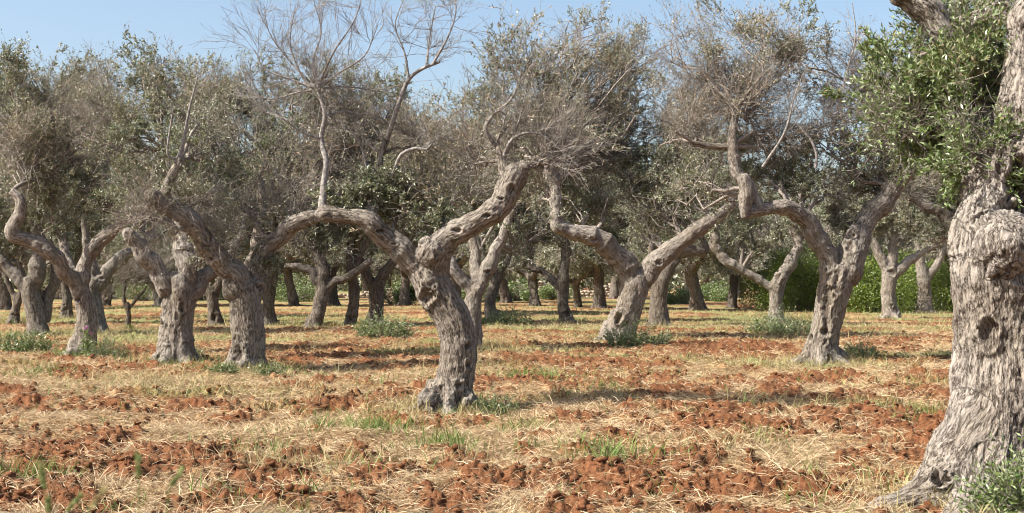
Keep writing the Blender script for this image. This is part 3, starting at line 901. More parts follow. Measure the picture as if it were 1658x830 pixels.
# ---- V tree right of centre
traced_tree("wide V-forked olive tree with flared base and leafy bush at its foot",
    (1005, 552),
    [[(998, 550, 34), (1012, 520, 27), (1022, 485, 26), (1030, 455, 27), (1032, 440, 20)],
     [(1025, 460, 18), (1008, 425, 18, -.1), (980, 395, 17, -.3), (945, 376, 15, -.4), (905, 368, 13, -.5), (903, 335, 11, -.5), (897, 300, 9, -.5), (888, 272, 9, -.5)],
     [(1008, 510, 20, -.1), (992, 535, 15, -.15), (976, 556, 10, -.2), (962, 566, 6, -.2)],
     [(1038, 460, 16), (1056, 428, 16, -.1), (1088, 400, 15, -.2), (1125, 375, 13, -.3), (1160, 350, 11, -.3), (1185, 325, 7, -.3)]],
    [(900, 180, 80, 80, 'M', 0, .8), (960, 250, 80, 60, 'L', .4, .8), (1040, 270, 90, 60, 'L', .3, .8), (1000, 150, 90, 80, 'M', .5, .7), (1120, 290, 70, 50, 'L', 0, .8),
     (1090, 330, 50, 35, 'L', .3, .6), (960, 310, 60, 40, 'L', .6, .7), (920, 90, 60, 60, 'M', .4, .6), (1030, 340, 50, 30, 'M', .5, .5), (880, 310, 50, 45, 'L', .6, .7), (1110, 200, 90, 70, 'M', .6, .9), (1030, 90, 80, 60, 'M', .8, .8), (960, 60, 60, 45, 'M', 1, .7), (1000, 220, 100, 60, 'L', 1, .8), (870, 230, 80, 70, 'L', 1.2, .8)],
    voxel=0.026, seed=21, roots=6, rootspread=0.7, lsz=1.15, tk=1.25,
    knots=[(1000, 515, 9, .08, 1.2), (958, 390, 8, .05, .6), (1062, 425, 8, .05, 1)])

traced_tree("dark olive tree with arched right limb just behind the wide V-forked tree",
    (1070, 529),
    [[(1068, 528, 22), (1066, 490, 17), (1070, 460, 16), (1076, 440, 12)],
     [(1074, 452, 10), (1090, 420, 10), (1115, 405, 10), (1140, 408, 9), (1135, 385, 6)],
     [(1066, 460, 9), (1058, 435, 8), (1056, 400, 6)]],
    [(1120, 350, 60, 40, 'L', 0, .7), (1050, 330, 70, 50, 'L', 0, .6), (1150, 260, 80, 60, 'M', .5, .7)],
    voxel=0.035, seed=23, roots=5, lsz=1.3, tk=1.4, mat="bark_far_shaded")

# ---- big tree right of centre
traced_tree("tall olive tree with seam up its twisted trunk, hanging stub and brownish crown",
    (1330, 592),
    [[(1330, 590, 36), (1332, 555, 30), (1342, 510, 29), (1352, 465, 32), (1362, 435, 30)],
     [(1345, 460, 20), (1338, 420, 17, -.05), (1322, 380, 16, -.15), (1298, 352, 15, -.25), (1262, 336, 13, -.4), (1225, 338, 11, -.5), (1207, 344, 9, -.55)],
     [(1206, 352, 6, -.6), (1207, 325, 11, -.6), (1208, 300, 12, -.6), (1205, 288, 11, -.6)],
     [(1228, 338, 10, -.5), (1215, 300, 10, -.45), (1195, 282, 11, -.4), (1186, 255, 10, -.4), (1186, 215, 8, -.4), (1192, 175, 5, -.3)],
     [(1366, 450, 26), (1382, 400, 24, .1), (1402, 360, 20, .2), (1427, 325, 16, .3), (1455, 292, 14, .3), (1478, 272, 9, .3)],
     [(1186, 238, 5, -.4), (1160, 236, 6, -.4), (1130, 232, 5, -.5), (1092, 213, 3, -.6)]],
    [(1190, 150, 100, 75, 'B', 0, 1.2), (1140, 90, 70, 70, 'M', .4, .8), (1250, 110, 80, 85, 'M', .5, 1.0), (1270, 210, 80, 55, 'B', .1, 1.1), (1110, 190, 70, 60, 'B', .1, .9),
     (1330, 290, 90, 45, 'L', .2, .9), (1400, 240, 70, 60, 'L', .5, .9), (1400, 130, 70, 90, 'B', .7, .9), (1300, 60, 35, 50, 'L', .4, .8), (1250, 290, 60, 40, 'D', .5, .5), (1450, 190, 50, 80, 'M', .6, .7), (1360, 350, 30, 25, 'D', .2, .5), (1240, 260, 90, 50, 'L', 1.0, .9), (1150, 290, 70, 45, 'L', .9, .8), (1420, 300, 70, 50, 'L', .9, .8), (1340, 110, 60, 60, 'M', .9, .9), (1215, 40, 90, 45, 'M', .5, .8), (1085, 60, 45, 60, 'B', .4, .8), (1330, 200, 70, 50, 'M', .4, .9)],
    voxel=0.02, seed=27, roots=6, rootspread=0.6, flute=0.05, fiss=.006, lump=.012,
    knots=[(1332, 512, 8, .07, 7), (1350, 450, 7, .05, 3), (1310, 545, 8, .08, 1), (1334, 578, 9, .07, 1), (1372, 400, 10, .06, 1.4), (1374, 382, 7, .06, 1)],
    blobs=[(1355, 585, 22, .1)],
    dead=[[([(1290, 200, 2, -.3), (1312, 225, 3.4, -.5), (1322, 250, 3.4, -.5), (1320, 272, 4, -.5)], .0, 3, 2, .2, .15, .003),
           ([(1235, 270, 4, -.4), (1270, 215, 3, -.6), (1285, 160, 2, -.6), (1300, 120, 1.4, -.6)], .2, 14, 8, .45, .3, .004),
           ([(1340, 240, 3, .3), (1370, 120, 2, .4), (1385, 60, 1.6, .5), (1380, 5, 1, .5)], .1, 26, 9, .5, .3, .004)]])

traced_tree("small olive tree with a long low left limb, in front of the bright green shrubs",
    (1257, 524),
    [[(1256, 523, 17), (1256, 495, 13), (1258, 465, 14), (1266, 445, 13)],
     [(1254, 470, 8), (1235, 455, 8), (1205, 440, 8), (1172, 418, 8), (1158, 398, 8), (1156, 372, 7), (1168, 352, 5)],
     [(1266, 450, 10), (1282, 420, 10), (1292, 390, 8), (1280, 365, 7)]],
    [(1230, 375, 70, 35, 'L', .2, .8), (1290, 350, 50, 40, 'L', 0, .8), (1180, 320, 60, 40, 'L', .4, .6)],
    voxel=0.035, seed=29, roots=4, lsz=1.4, tk=1.4, knots=[(1257, 448, 7, .08, 1)])

traced_tree("olive tree with a small round hollow high on its trunk, right of the seamed trunk",
    (1443, 514),
    [[(1444, 513, 18), (1438, 480, 14), (1440, 450, 15), (1440, 435, 14)],
     [(1438, 445, 8), (1425, 415, 8), (1415, 385, 6), (1400, 350, 5)],
     [(1442, 440, 9), (1445, 405, 8), (1447, 370, 5)],
     [(1446, 445, 9), (1468, 425, 8), (1492, 408, 7), (1520, 395, 5)]],
    [(1420, 340, 70, 50, 'L', 0, .9), (1490, 340, 70, 50, 'L', .4, .8), (1460, 250, 80, 70, 'L', .8, .6)],
    voxel=0.04, seed=31, roots=4, lsz=1.5, tk=1.6, knots=[(1440, 440, 6, .08, 1), (1446, 500, 7, .06, 1.5)])
traced_tree("shaded olive trunk behind the near right tree's left edge",
    (1497, 504),
    [[(1497, 503, 17), (1497, 475, 13), (1495, 450, 13), (1490, 420, 9), (1485, 380, 6)], [(1497, 455, 8), (1515, 430, 7), (1530, 400, 5)]],
    [(1490, 340, 60, 50, 'L', 0, .8), (1540, 320, 60, 60, 'L', .4, .7)],
    voxel=0.04, seed=33, roots=4, lsz=1.5, tk=1.6)

traced_tree("olive tree hidden by the near right trunk, one dark limb arching out to its left",
    (1575, 540),
    [[(1575, 539, 22), (1578, 500, 18), (1575, 460, 16), (1568, 430, 14)], [(1570, 440, 10), (1550, 385, 10), (1528, 350, 10), (1500, 335, 9), (1468, 316, 6)], [(1575, 440, 10), (1600, 390, 9), (1620, 330, 6)]],
    [(1490, 290, 60, 45, 'M', 0, .9), (1540, 290, 60, 60, 'L', .4, .8), (1500, 370, 50, 30, 'L', .4, .6), (1620, 250, 80, 70, 'M', .4, .7)],
    voxel=0.035, seed=34, roots=4, lsz=1.2, tk=1.3, mat="bark_far_shaded")

# ---- middle distance, seen under the main tree's arch and to its right
mid = [
 ("olive tree with a pale bent left arm, seen under the main tree's arched limb", (508, 532),
  [[(508, 531, 17), (516, 500, 13), (522, 470, 13), (520, 450, 12)], [(516, 458, 8), (505, 440, 8), (488, 434, 7), (462, 430, 5)],
   [(522, 455, 10), (520, 425, 9), (505, 400, 8), (492, 375, 6)], [(526, 470, 9), (545, 455, 8), (565, 448, 7), (600, 420, 5)]],
  [(480, 370, 60, 45, 'L'), (540, 390, 60, 30, 'L'), (470, 280, 80, 60, 'M'), (550, 300, 80, 60, 'M')], 41),
 ("plain single stemmed olive trunk between two forked ones under the arch", (568, 531),
  [[(567, 530, 14), (572, 500, 11), (574, 470, 11), (568, 440, 9), (566, 400, 7), (570, 360, 5)], [(570, 440, 6), (590, 400, 5), (600, 370, 4)]],
  [(560, 350, 70, 40, 'L'), (600, 270, 80, 60, 'L')], 42),
 ("dark Y-forked olive tree with low green bush beside its foot, under the arch", (608, 529),
  [[(607, 528, 17), (609, 500, 14), (610, 475, 15), (606, 455, 12)], [(602, 465, 9), (588, 435, 9), (574, 410, 8), (565, 380, 6)],
   [(612, 465, 10), (625, 440, 9), (640, 418, 8), (655, 380, 6)]],
  [(570, 370, 60, 40, 'L'), (650, 380, 60, 40, 'L'), (620, 310, 90, 50, 'L'), (640, 210, 90, 60, 'M')], 43),
 ("upright olive trunk with crooked pale top, right of the main trunk", (797, 524),
  [[(798, 523, 16), (793, 495, 11), (800, 465, 11), (810, 435, 10), (820, 425, 8), (826, 400, 6)], [(800, 460, 6), (790, 430, 6), (780, 400, 5)]],
  [(800, 400, 50, 40, 'L'), (850, 340, 70, 50, 'L'), (820, 240, 90, 70, 'M')], 44),
 ("dark straight olive tree with a thin crooked left arm, between main trunk and V-forked tree", (918, 524),
  [[(918, 523, 15), (912, 495, 11), (911, 465, 12), (914, 430, 10), (916, 400, 9), (905, 370, 7)],
   [(908, 470, 6), (895, 455, 6), (875, 438, 6), (858, 432, 6), (860, 410, 5), (855, 390, 4)]],
  [(900, 370, 60, 40, 'L'), (860, 370, 50, 40, 'L'), (950, 330, 80, 50, 'L')], 45),
 ("short olive trunk with hollow foot, seen between scarred and hollow trunks", (348, 530),
  [[(350, 529, 17), (346, 500, 12), (342, 475, 11), (330, 450, 8), (335, 400, 6)], [(346, 480, 7), (360, 450, 6), (370, 410, 5)]],
  [(340, 400, 60, 50, 'L'), (380, 300, 80, 60, 'L')], 46),
 ("dark olive trunk just right of the scarred trunk", (437, 529),
  [[(437, 528, 17), (434, 500, 12), (437, 470, 12), (445, 430, 9), (450, 390, 6)], [(434, 480, 7), (420, 450, 6), (410, 400, 5)]],
  [(430, 390, 60, 50, 'L'), (470, 320, 70, 60, 'L')], 47),
 ("half hidden olive trunk standing between the two leftmost near trees", (107, 519),
  [[(107, 518, 13), (109, 490, 9), (106, 465, 9), (100, 430, 7), (95, 390, 5)], [(107, 470, 5), (120, 440, 5), (130, 400, 4)]],
  [(100, 400, 60, 45, 'L'), (140, 350, 60, 50, 'L')], 48),
 ("olive tree with leaning short trunk at the far left behind the V fork", (25, 527),
  [[(22, 526, 12), (26, 500, 8), (32, 480, 8), (38, 460, 7), (30, 420, 5)], [(28, 490, 5), (15, 460, 5), (0, 430, 4)]],
  [(20, 400, 60, 50, 'L'), (-20, 350, 60, 50, 'L')], 49),
]
for lab, b, limbs, cr, sd in mid:
    rx_ = np.random.default_rng(sd)
    cr = cr + [(b[0] + rx_.normal() * 45, 265 + rx_.normal() * 20, 85, 60, 'M'), (b[0] - 50 + rx_.normal() * 30, 200 + rx_.normal() * 25, 70, 60, 'L'),
               (b[0] + 50 + rx_.normal() * 30, 195 + rx_.normal() * 25, 70, 60, 'M'), (b[0] + rx_.normal() * 40, 145 + rx_.normal() * 15, 60, 45, 'L')]
    traced_tree(lab, b, limbs, [(*c[:4], c[4], 0, 0.68) for c in cr], voxel=0.035, seed=sd, roots=5, lsz=1.35, tk=1.4, mat="bark_far_shaded", rootspread=.8,
                knots=[(b[0] + 1, b[1] - 15, 6, .06, 1.5)])
traced_tree("thin leafless young tree with slender Y trunk, in the open gap at left", (207, 535),
    [[(207, 534, 6), (208, 515, 5), (208, 500, 5), (206, 490, 4)], [(206, 500, 3.2), (200, 480, 3), (203, 455, 2.2), (200, 430, 1.5)], [(208, 502, 3), (220, 485, 2.6), (235, 468, 2), (242, 450, 1.4)]],
    [(205, 440, 45, 35, 'B', 0, 1.6), (240, 445, 40, 28, 'B', 0, 1.3)], voxel=0.02, seed=50, roots=3, lsz=1.3, tk=1.6, mat="bark_far_shaded", name="young_tree")

# ------------------------------------------------------------------ the near tree at the right edge
traced_tree("huge near olive tree with pale flaking bark, big burl and fresh green leaves",
    (1600, 826),
    [[(1600, 822, 120), (1618, 740, 112), (1624, 660, 98), (1625, 580, 90), (1622, 500, 88), (1615, 430, 90), (1611, 382, 85), (1612, 340, 68), (1615, 300, 40)],
     [(1608, 450, 45), (1604, 385, 54), (1600, 335, 48, .05), (1597, 288, 38, .15), (1590, 230, 30, .3), (1560, 150, 28, .4), (1540, 80, 27, .5), (1512, 35, 26, .5), (1480, 5, 24, .5), (1445, -15, 22, .5)],
     [(1628, 440, 48), (1638, 385, 56), (1649, 320, 58), (1655, 240, 55), (1665, 160, 50), (1679, 80, 45), (1694, 0, 41), (1712, -70, 36)],
     [(1545, 50, 20, .5), (1590, 25, 15, .4), (1640, 35, 10, .3)],
     # big root running left
     [(1618, 610, 52, -.0), (1596, 680, 62, -.06), (1562, 745, 58, -.1), (1528, 785, 44, -.15), (1482, 806, 28, -.2), (1430, 822, 16, -.25), (1385, 842, 8, -.3)],
     [(1590, 740, 55, -.15), (1572, 820, 40, -.35), (1545, 850, 25, -.6), (1525, 880, 14, -.8)],
     [(1660, 800, 60, -.2), (1720, 850, 40, -.4), (1760, 880, 20, -.5)],
     # pruned stub
     [(1640, 405, 13, -.30), (1622, 420, 11, -.34), (1608, 436, 8, -.34), (1600, 446, 6, -.30)]],
    [(1490, 145, 80, 75, 'G', .7, .36), (1530, 95, 60, 55, 'G', .9, .5), (1575, 45, 50, 42, 'G', 1.2, .9), (1465, 195, 60, 42, 'G', .5, .34), (1530, 190, 52, 48, 'G', .8, .55), (1562, 120, 35, 60, 'G', 1.2, 1.0),
     (1550, 245, 30, 24, 'G', .5, .3), (1622, 12, 35, 28, 'G', 1.5, .8), (1445, 150, 45, 45, 'G', .6, .3), (1655, 826, 11, 8, 'G', -.7, .04), (1430, 190, 38, 50, 'G', .6, .3), (1515, 65, 50, 50, 'G', .8, .4), (1560, 185, 28, 45, 'G', 1.1, .8),
     (1565, 165, 48, 62, 'G', .1, .5), (1605, 85, 36, 55, 'G', .35, .7), (1578, 240, 28, 32, 'G', -.05, .45), (1612, 160, 16, 40, 'G', .5, .8)],
    voxel=0.0095, mat="bark_near", roots=2, seed=61, flute=0.06, fiss=0.010, lump=.018, leafmat='leaf_green', rootspread=.4,
    knots=[(1572, 540, 21, .05, 1.5), (1640, 300, 26, .16, 1.6), (1625, 345, 34, .10, .6), (1650, 430, 50, .05, .6),
           (1585, 385, 16, .07, 1.5), (1490, 752, 13, .10, 1.6), (1540, 470, 18, -.03, 1.5), (1600, 450, 20, .07, .8), (1560, 640, 22, .025, 2.5),
           (1620, 700, 25, .02, 3)],
    blobs=[(1628, 395, 50, -.28), (1562, 400, 32, -.0)])

# ------------------------------------------------------------------ generic far trees from prototypes
def generic_tree(seed, lsz, kind):
    r = np.random.default_rng(seed)
    root = empty("olive_tree", (0, 0, 0))
    H = 1.5 + r.random() * 0.6
    rt = 0.21 + r.random() * 0.07
    lean = r.normal(size=2) * 0.18
    trunk = np.array([[0, 0, -0.25, rt * 1.25], [0, 0, 0.05, rt * 1.2], [lean[0] * .4, lean[1] * .4, H * .4, rt * .95], [lean[0], lean[1], H * .8, rt * .95], [lean[0] * 1.2, lean[1] * 1.2, H, rt * .7]])
    dense = [catmull(trunk, 0.12)]
    nl = 3 if r.random() < .6 else 2
    ends = []
    a0 = r.random() * 6.28
    for i in range(nl):
        a = a0 + i * 2 * math.pi / nl + r.normal() * .3
        ca, sa = math.cos(a), math.sin(a)
        q = trunk[3].copy(); q[3] = rt * .7
        pts = [q]
        rr_, zz = 0.0, H * .85
        for s_ in range(4):
            rr_ += (0.45, .5, .45, .25)[s_] * (0.8 + .4 * r.random()); zz += (0.3, .35, .5, .8)[s_] * (.7 + .6 * r.random())
            pts.append(np.array([lean[0] + ca * rr_ + r.normal() * .1, lean[1] + sa * rr_ + r.normal() * .1, zz, rt * (.55, .45, .35, .2)[s_]]))
        dense.append(catmull(np.array(pts), 0.12)); ends.append(pts[-1])
    for i in range(5):
        a = i * 1.256 + r.random()
        dense.append(catmull(np.array([[math.cos(a) * rt * .4, math.sin(a) * rt * .4, rt * 1.4, rt * .45], [math.cos(a) * rt, math.sin(a) * rt, rt * .3, rt * .38], [math.cos(a) * rt * 2, math.sin(a) * rt * 2, -.12, rt * .2]]), 0.1))
    me = trunk_mesh("trunk", dense, 0.05, seed, np.zeros(3), flute=.15)
    link("trunk", me, M["bark_far_shaded"], root)
    anch = np.concatenate([D[len(D) // 3:] for D in dense[:nl + 1]])
    tw, lv = Geo(), Geo()
    for e in ends:
        for j in range(6):
            c = e[:3] + np.array([r.normal() * .6, r.normal() * .6, -.6 + j * .72 + r.normal() * .2])
            c[:2] *= 1 - .09 * j
            rad = np.array([1.15, 1.15, .75]) * (.75 + .4 * r.random())
            grow_blob(tw, lv, anch, c, rad, kind if r.random() < .7 else 'M', 0.58, lsz, 1.8)
    for j in range(6):
        a = a0 + j * 1.047 + r.normal() * .2
        c = np.array([math.cos(a) * (1.7 + .4 * r.random()), math.sin(a) * (1.7 + .4 * r.random()), 2.1 + .5 * r.random()])
        grow_blob(tw, lv, anch, c, np.array([.95, .95, .6]), 'L', 0.6, lsz, 1.6)
    link("crown", lv.build("crown"), M["leaf"], root)
    link("branches", tw.build("branches"), M["twig"], root)
    return root

protos = [generic_tree(101 + i, 1.7, 'L') for i in range(5)]
def copy_tree(o):
    c = o.copy(); C.objects.link(c)
    for ch in o.children:
        k = ch.copy(); C.objects.link(k); k.parent = c
    return c
used = [False] * len(protos)
# (photo x, photo foot row, scale, label)
rows = [
 (735, 513, 1.15, "olive tree in the second row, straight behind the main trunk"),
 (866, 500, 1.0, "far gnarled olive tree with split pale foot, left of the thin-armed dark trunk"),
 (936, 502, .8, "small far olive tree tucked right of the thin-armed dark trunk"),
 (970, 503, 1.1, "far olive tree with a fluted pale foot, left of the wide V fork's base"),
 (1130, 504, 1.15, "far olive tree in the gap between the dark arched tree and the low-limbed one"),
 (1185, 499, 1.0, "far olive tree behind the long low limb"),
 (655, 499, 1.1, "far olive tree seen right of the Y fork, left of the main trunk"),
 (475, 500, 1.1, "far olive tree at the left end of the arch gap"),
 (540, 497, 1.1, "far olive tree behind the pair of trunks under the arch"),
 (262, 500, 1.1, "far olive tree behind the hollow trunk's left limb"),
 (172, 497, 1.1, "far olive tree in the opening left of the young leafless tree"),
 (395, 499, 1.15, "far olive tree directly behind the scarred trunk"),
 (10, 502, 1.15, "far olive tree at the extreme left edge"),
 (1010, 494, 1.1, "far olive tree behind the wide V-forked tree"),
 (820, 492, 1.1, "far olive tree right of the crooked pale topped trunk"),
 (1320, 497, 1.1, "far olive tree behind the seamed trunk"),
 (1385, 491, 1.1, "far olive tree rising over the shrubs right of the seamed trunk"),
 (1560, 497, 1.15, "far olive tree hidden by the near right trunk"),
]
G1 = "olive trees standing in the far rows"
def place(px, d, sc, lab, grp, i):
    k = i % len(protos)
    if used[k]: o = copy_tree(protos[k])
    else: o = protos[k]; used[k] = True
    x = (px - 829) / F * d
    o.location = (x, d, hz(x, d) + 0.02)
    o.rotation_euler = (0, 0, (i * 2.399 + 0.4) % 6.283)
    o.scale = (sc, sc, sc * (0.95 + 0.1 * ((i * 7) % 5) / 4))
    tag(o, lab, "tree", grp)
for i, (px, py, sc, lab) in enumerate(rows):
    place(px, CH * F / (py - HZ), sc, lab, G1, i)
i0 = len(rows)
for r_, d in enumerate((92, 104, 117, 131)):
    step = 8.2
    w = 0.45 * d
    x = -w + (r_ % 2) * step / 2
    while x < w:
        px = 829 + (x + rng.normal() * 0.8) / d * F
        place(px, d + rng.normal() * 1.2, 1.05 + 0.15 * rng.random(), "olive tree in the packed farthest rows, mostly hidden behind nearer trunks and crowns", "olive trees packed in the farthest rows", i0)
        i0 += 1
        x += step

# ------------------------------------------------------------------ shrubs, weeds at the trunk feet
def shrub(label, x, y, w, h, mat, n, ls, cat="shrub", group=None, name="shrub", lobes=7, upright=False, seed=0, dp=None, flowers=0):
    r = np.random.default_rng(seed)
    z = hz(x, y)
    root = empty(name, (x, y, z))
    tag(root, label, cat, group)
    lv, st = Geo(), Geo()
    cs = []
    dp = dp or w * 0.7
    for i in range(lobes):
        a = r.random() * 6.28; q = r.random() ** .5
        hh = h * (0.45 + 0.5 * r.random()) * (1 - .35 * q)
        cs.append((math.cos(a) * q * w * .42, math.sin(a) * q * dp * .42, hh, w * (.10 + .10 * r.random())))
    cs = np.array(cs)
    i = r.integers(0, lobes, n)
    dr = nrm(r.normal(size=(n, 3))); rad = r.random(n) ** .3
    P = cs[i, :3] * np.array([1, 1, .0]) + dr * (cs[i, 3] * rad)[:, None] * np.array([1, dp / w, 1])
    P[:, 2] = cs[i, 2] * .62 + dr[:, 2] * rad * np.minimum(cs[i, 3] * 1.1, cs[i, 2] * .45)
    # let the lower part reach the ground
    low = r.random(n) < .35
    P[low, 2] *= r.random(low.sum())
    P += 0.35 * cs[i, 3][:, None] * np.stack([fbm3(P * 3 / w + 5, 2, 1), fbm3(P * 3 / w + 15, 2, 2), fbm3(P * 3 / w, 2, 3)], 1)
    P[:, 2] = np.maximum(P[:, 2], 0.02)
    D = nrm(dr * .7 + r.normal(size=(n, 3)) * .6 + np.array([0, 0, .9 if upright else .35]))
    L = ls * (.6 + .7 * r.random(n))
    global rng
    leaves(lv, P, D, L, L * (.16 if upright else .42), dry=(r.random(n) < .04) * 0.8, cup=.06)
    m = 26
    j = r.integers(0, n, m * 4)
    en = P[j] * .92
    s0 = en * np.array([.25, .25, 0]) + r.normal(size=(len(j), 3)) * .02
    s0[:, 2] = -0.03
    tubes(st, bez(s0, (s0 + en) / 2 + np.array([0, 0, .1]) * h, en, 6), np.full((len(j), 6), .004 + .004 * w) * np.linspace(1, .4, 6), 3)
    link("foliage", lv.build("foliage"), M[mat], root)
    link("stems", st.build("stems"), M["twig"], root)
    return root

sh = [(1300, 62, 4.2, 3.6, "bright green shrub nearest the small low-limbed olive tree"),
      (1262, 68, 4.0, 3.3, "green shrub partly behind the small low-limbed olive tree"),
      (1345, 64, 4.0, 3.0, "bright green shrub hidden mostly by the seamed trunk"),
      (1395, 61, 4.4, 3.1, "broad bright green shrub just right of the seamed trunk"),
      (1465, 65, 4.4, 3.3, "green shrub between the two far right olive trunks"),
      (1520, 63, 4.0, 3.0, "green shrub touching the near right tree's left edge"),
      (1425, 72, 4.6, 4.0, "taller green shrub rising behind the others at right")]
for i, (px, d, w, h, lab) in enumerate(sh):
    shrub(lab, (px - 829) / F * d, d, w * 1.1, h * 1.35, "leaf_shrub", 22000, .11, group="bright green shrubs behind the right hand trees", lobes=26, seed=200 + i)
sh2 = [(770, 80, 3.2, 1.8, "low green bush far behind the main trunk's right side"), (842, 84, 3.4, 1.9, "green bush beside the far gnarled split trunk"),
       (905, 88, 3.5, 1.6, "green bush behind the thin-armed dark trunk"), (470, 86, 4.5, 2.6, "dark bush in front of the distant stone wall's left part"),
       (640, 74, 3.0, 1.9, "green bush left of the main trunk, far under the arch"), (240, 90, 5.0, 2.2, "green bush beyond the young leafless tree"),
       (1100, 78, 3.6, 1.6, "bush in the gap right of the dark arched tree"), (1160, 84, 3.4, 1.7, "bush behind the long low limb's bend"),
       (330, 92, 4.0, 1.8, "bush far between the hollow and scarred trunks"), (160, 96, 5.5, 2.6, "bush beyond the twin limbed tree")]
for i, (px, d, w, h, lab) in enumerate(sh2):
    shrub(lab, (px - 829) / F * d, d, w, h, "leaf_green", 6000, .12, group="bushes along the field's far side", lobes=8, seed=230 + i, name="bush", cat="bush")
weeds = [(165, 580, .62, .38, "dark green weedy bush right of the snaking-limbed tree's foot"), (40, 572, .8, .42, "wide leafy weed clump at the left V-forked tree's foot"),
         (1030, 566, 1.0, .52, "leafy bush at the wide V-forked tree's foot"), (432, 614, .34, .24, "low sprig clump right of the scarred trunk's foot"),
         (360, 612, .25, .18, "small grey sprig clump left of the scarred trunk's foot"), (797, 672, .30, .26, "dark green sprig clump right of the main trunk's foot"),
         (622, 549, 1.1, .5, "low green bush right of the Y-forked tree under the arch"), (1265, 541, 1.5, .55, "long low bush in front of the small low-limbed tree"),
         (820, 529, 1.2, .5, "low bush right of the crooked pale topped trunk"), (1395, 585, .5, .25, "weed clump in the seamed trunk's shade"), (305, 583, .35, .25, "tiny weed clump at the hollow trunk's foot"),
         (1400, 830, .30, .16, "grey green weed clump by the near tree's long root")]
def weed_clump(label, x, y, w, h, seed):
    r = np.random.default_rng(seed)
    z = hz(x, y)
    root = empty("weed_clump", (x, y, z)); tag(root, label, "plant", "weed clumps at the trunk feet")
    n = int(34 + 130 * w)
    a = r.random(n) * 6.283; q = r.random(n) ** .6
    b = np.stack([np.cos(a) * q * w * .5, np.sin(a) * q * w * .35, np.full(n, -.03)], 1)
    ln = h * (.35 + .9 * r.random(n)) * (1.15 - .6 * q)
    D = nrm(np.stack([np.cos(a) * q * .7, np.sin(a) * q * .7, np.ones(n)], 1) + r.normal(size=(n, 3)) * .28)
    P = wiggle(bez(b, b + D * ln[:, None] * .5, b + D * ln[:, None] + r.normal(size=(n, 3)) * .06 * h, 6), .06 * ln)
    Rr = np.full((n, 6), .0035) * np.linspace(1, .5, 6)
    st, lv = Geo(), Geo()
    tubes(st, P, Rr, 3)
    m = n * 26
    il = r.integers(0, n, m)
    s_, d_, _ = sample_on(P, Rr, il, .12 + .88 * r.random(m))
    L = (.045 if y < 26 else .065) * (.5 + .8 * r.random(m))
    leaves(lv, s_, d_ * .6 + r.normal(size=(m, 3)) * .6, L, L * (.25 + .12 * r.random(m)), dry=(r.random(m) < .10) * .8, cup=.06)
    link("foliage", lv.build("foliage"), M["leaf_green"], root)
    link("stems", st.build("stems"), M["twig"], root)
for i, (px, py, w, h, lab) in enumerate(weeds):
    x, y = foot(px, py)
    if i < 11: y += .1
    weed_clump(lab, x, y, w * 1.2, h * 1.25, 260 + i)

# pink thistle by the weedy trunk
tx, ty = foot(139, 583)
tz = hz(tx, ty)
th = empty("thistle", (tx, ty, tz)); tag(th, "tall thistle with a pink flower in front of the snaking-limbed tree", "plant")
g = Geo(); 
Pst = np.array([[[0, 0, -.03], [.02, 0, .2], [.0, .02, .4], [.01, 0, .62]], [[0, 0, .25], [.05, 0, .35], [.09, 0, .45], [.1, 0, .52]]])
tubes(g, Pst, np.array([[.008, .007, .006, .005]] * 2), 5)
link("stem", g.build("stem"), M["grass"], th)
g = Geo(); n = 90; leaves(g, rng.normal(size=(n, 3)) * .03 + np.array([0, 0, .1]) + rng.random((n, 1)) * np.array([0, 0, .45]), rng.normal(size=(n, 3)) + (0, 0, .2), np.full(n, .11), np.full(n, .03))
link("foliage", g.build("foliage"), M["leaf_green"], th)
mp, nt, p = new_mat("thistle_pink"); p.inputs["Base Color"].default_value = (.55, .25, .45, 1)
for c in ((.01, 0, .63), (.1, 0, .53)):
    g = Geo(); n = 60; dd = nrm(rng.normal(size=(n, 3)) + (0, 0, 1.0)); leaves(g, np.array(c) + dd * .005, dd, np.full(n, .045), np.full(n, .012))
    link("flower", g.build("flower"), mp, th)

# ------------------------------------------------------------------ distant dry stone walls
def stone_wall(label, px0, px1, d0, d1, h):
    r = np.random.default_rng(int(px0))
    a = np.array([(px0 - 829) / F * d0, d0]); b = np.array([(px1 - 829) / F * d1, d1])
    L = np.linalg.norm(b - a); u = (b - a) / L
    vs_, fs, tn = [], [], []
    row, z = 0, 0.0
    zg = min(hz(*a), hz(*b)) - .1
    while z < h:
        hh = .16 + .08 * r.random(); s = -r.random() * .3
        while s < L:
            w = .22 + .3 * r.random()
            if z + hh < h * (0.8 + .25 * math.sin(s * .9)):
                c = np.array([*(a + u * (s + w / 2)), zg + z + hh / 2 + .0])
                base = len(vs_)
                for dx in (-.5, .5):
                    for dy in (-.5, .5):
                        for dz in (-.5, .5):
                            q = np.array([*(u * dx * w * .94), 0]) + np.array([*(np.array([-u[1], u[0]]) * dy * .5), dz * hh * .94])
                            vs_.append(c + q + r.normal(size=3) * .02)
                for f in ((0, 1, 3, 2), (4, 6, 7, 5), (0, 4, 5, 1), (2, 3, 7, 6), (0, 2, 6, 4), (1, 5, 7, 3)): fs.append([base + k for k in f])
                tn += [r.random()] * 8
            s += w
        z += hh
    org = np.array([*a, zg])
    me = mesh_quads("dry_stone_wall", np.array(vs_) - org, np.array(fs), {"tint": tn})
    o = link("dry_stone_wall", me, M["stone"]); o.location = org
    tag(o, label, "stone wall")
stone_wall("low dry stone wall far across the field at left, seen under the arched limb", 300, 660, 96, 100, .95)
stone_wall("far pinkish dry stone wall behind the leftmost trunks", 60, 190, 94, 95, 1.1)
stone_wall("far pale dry stone wall seen between the centre-right trunks", 835, 1010, 98, 100, 1.3)

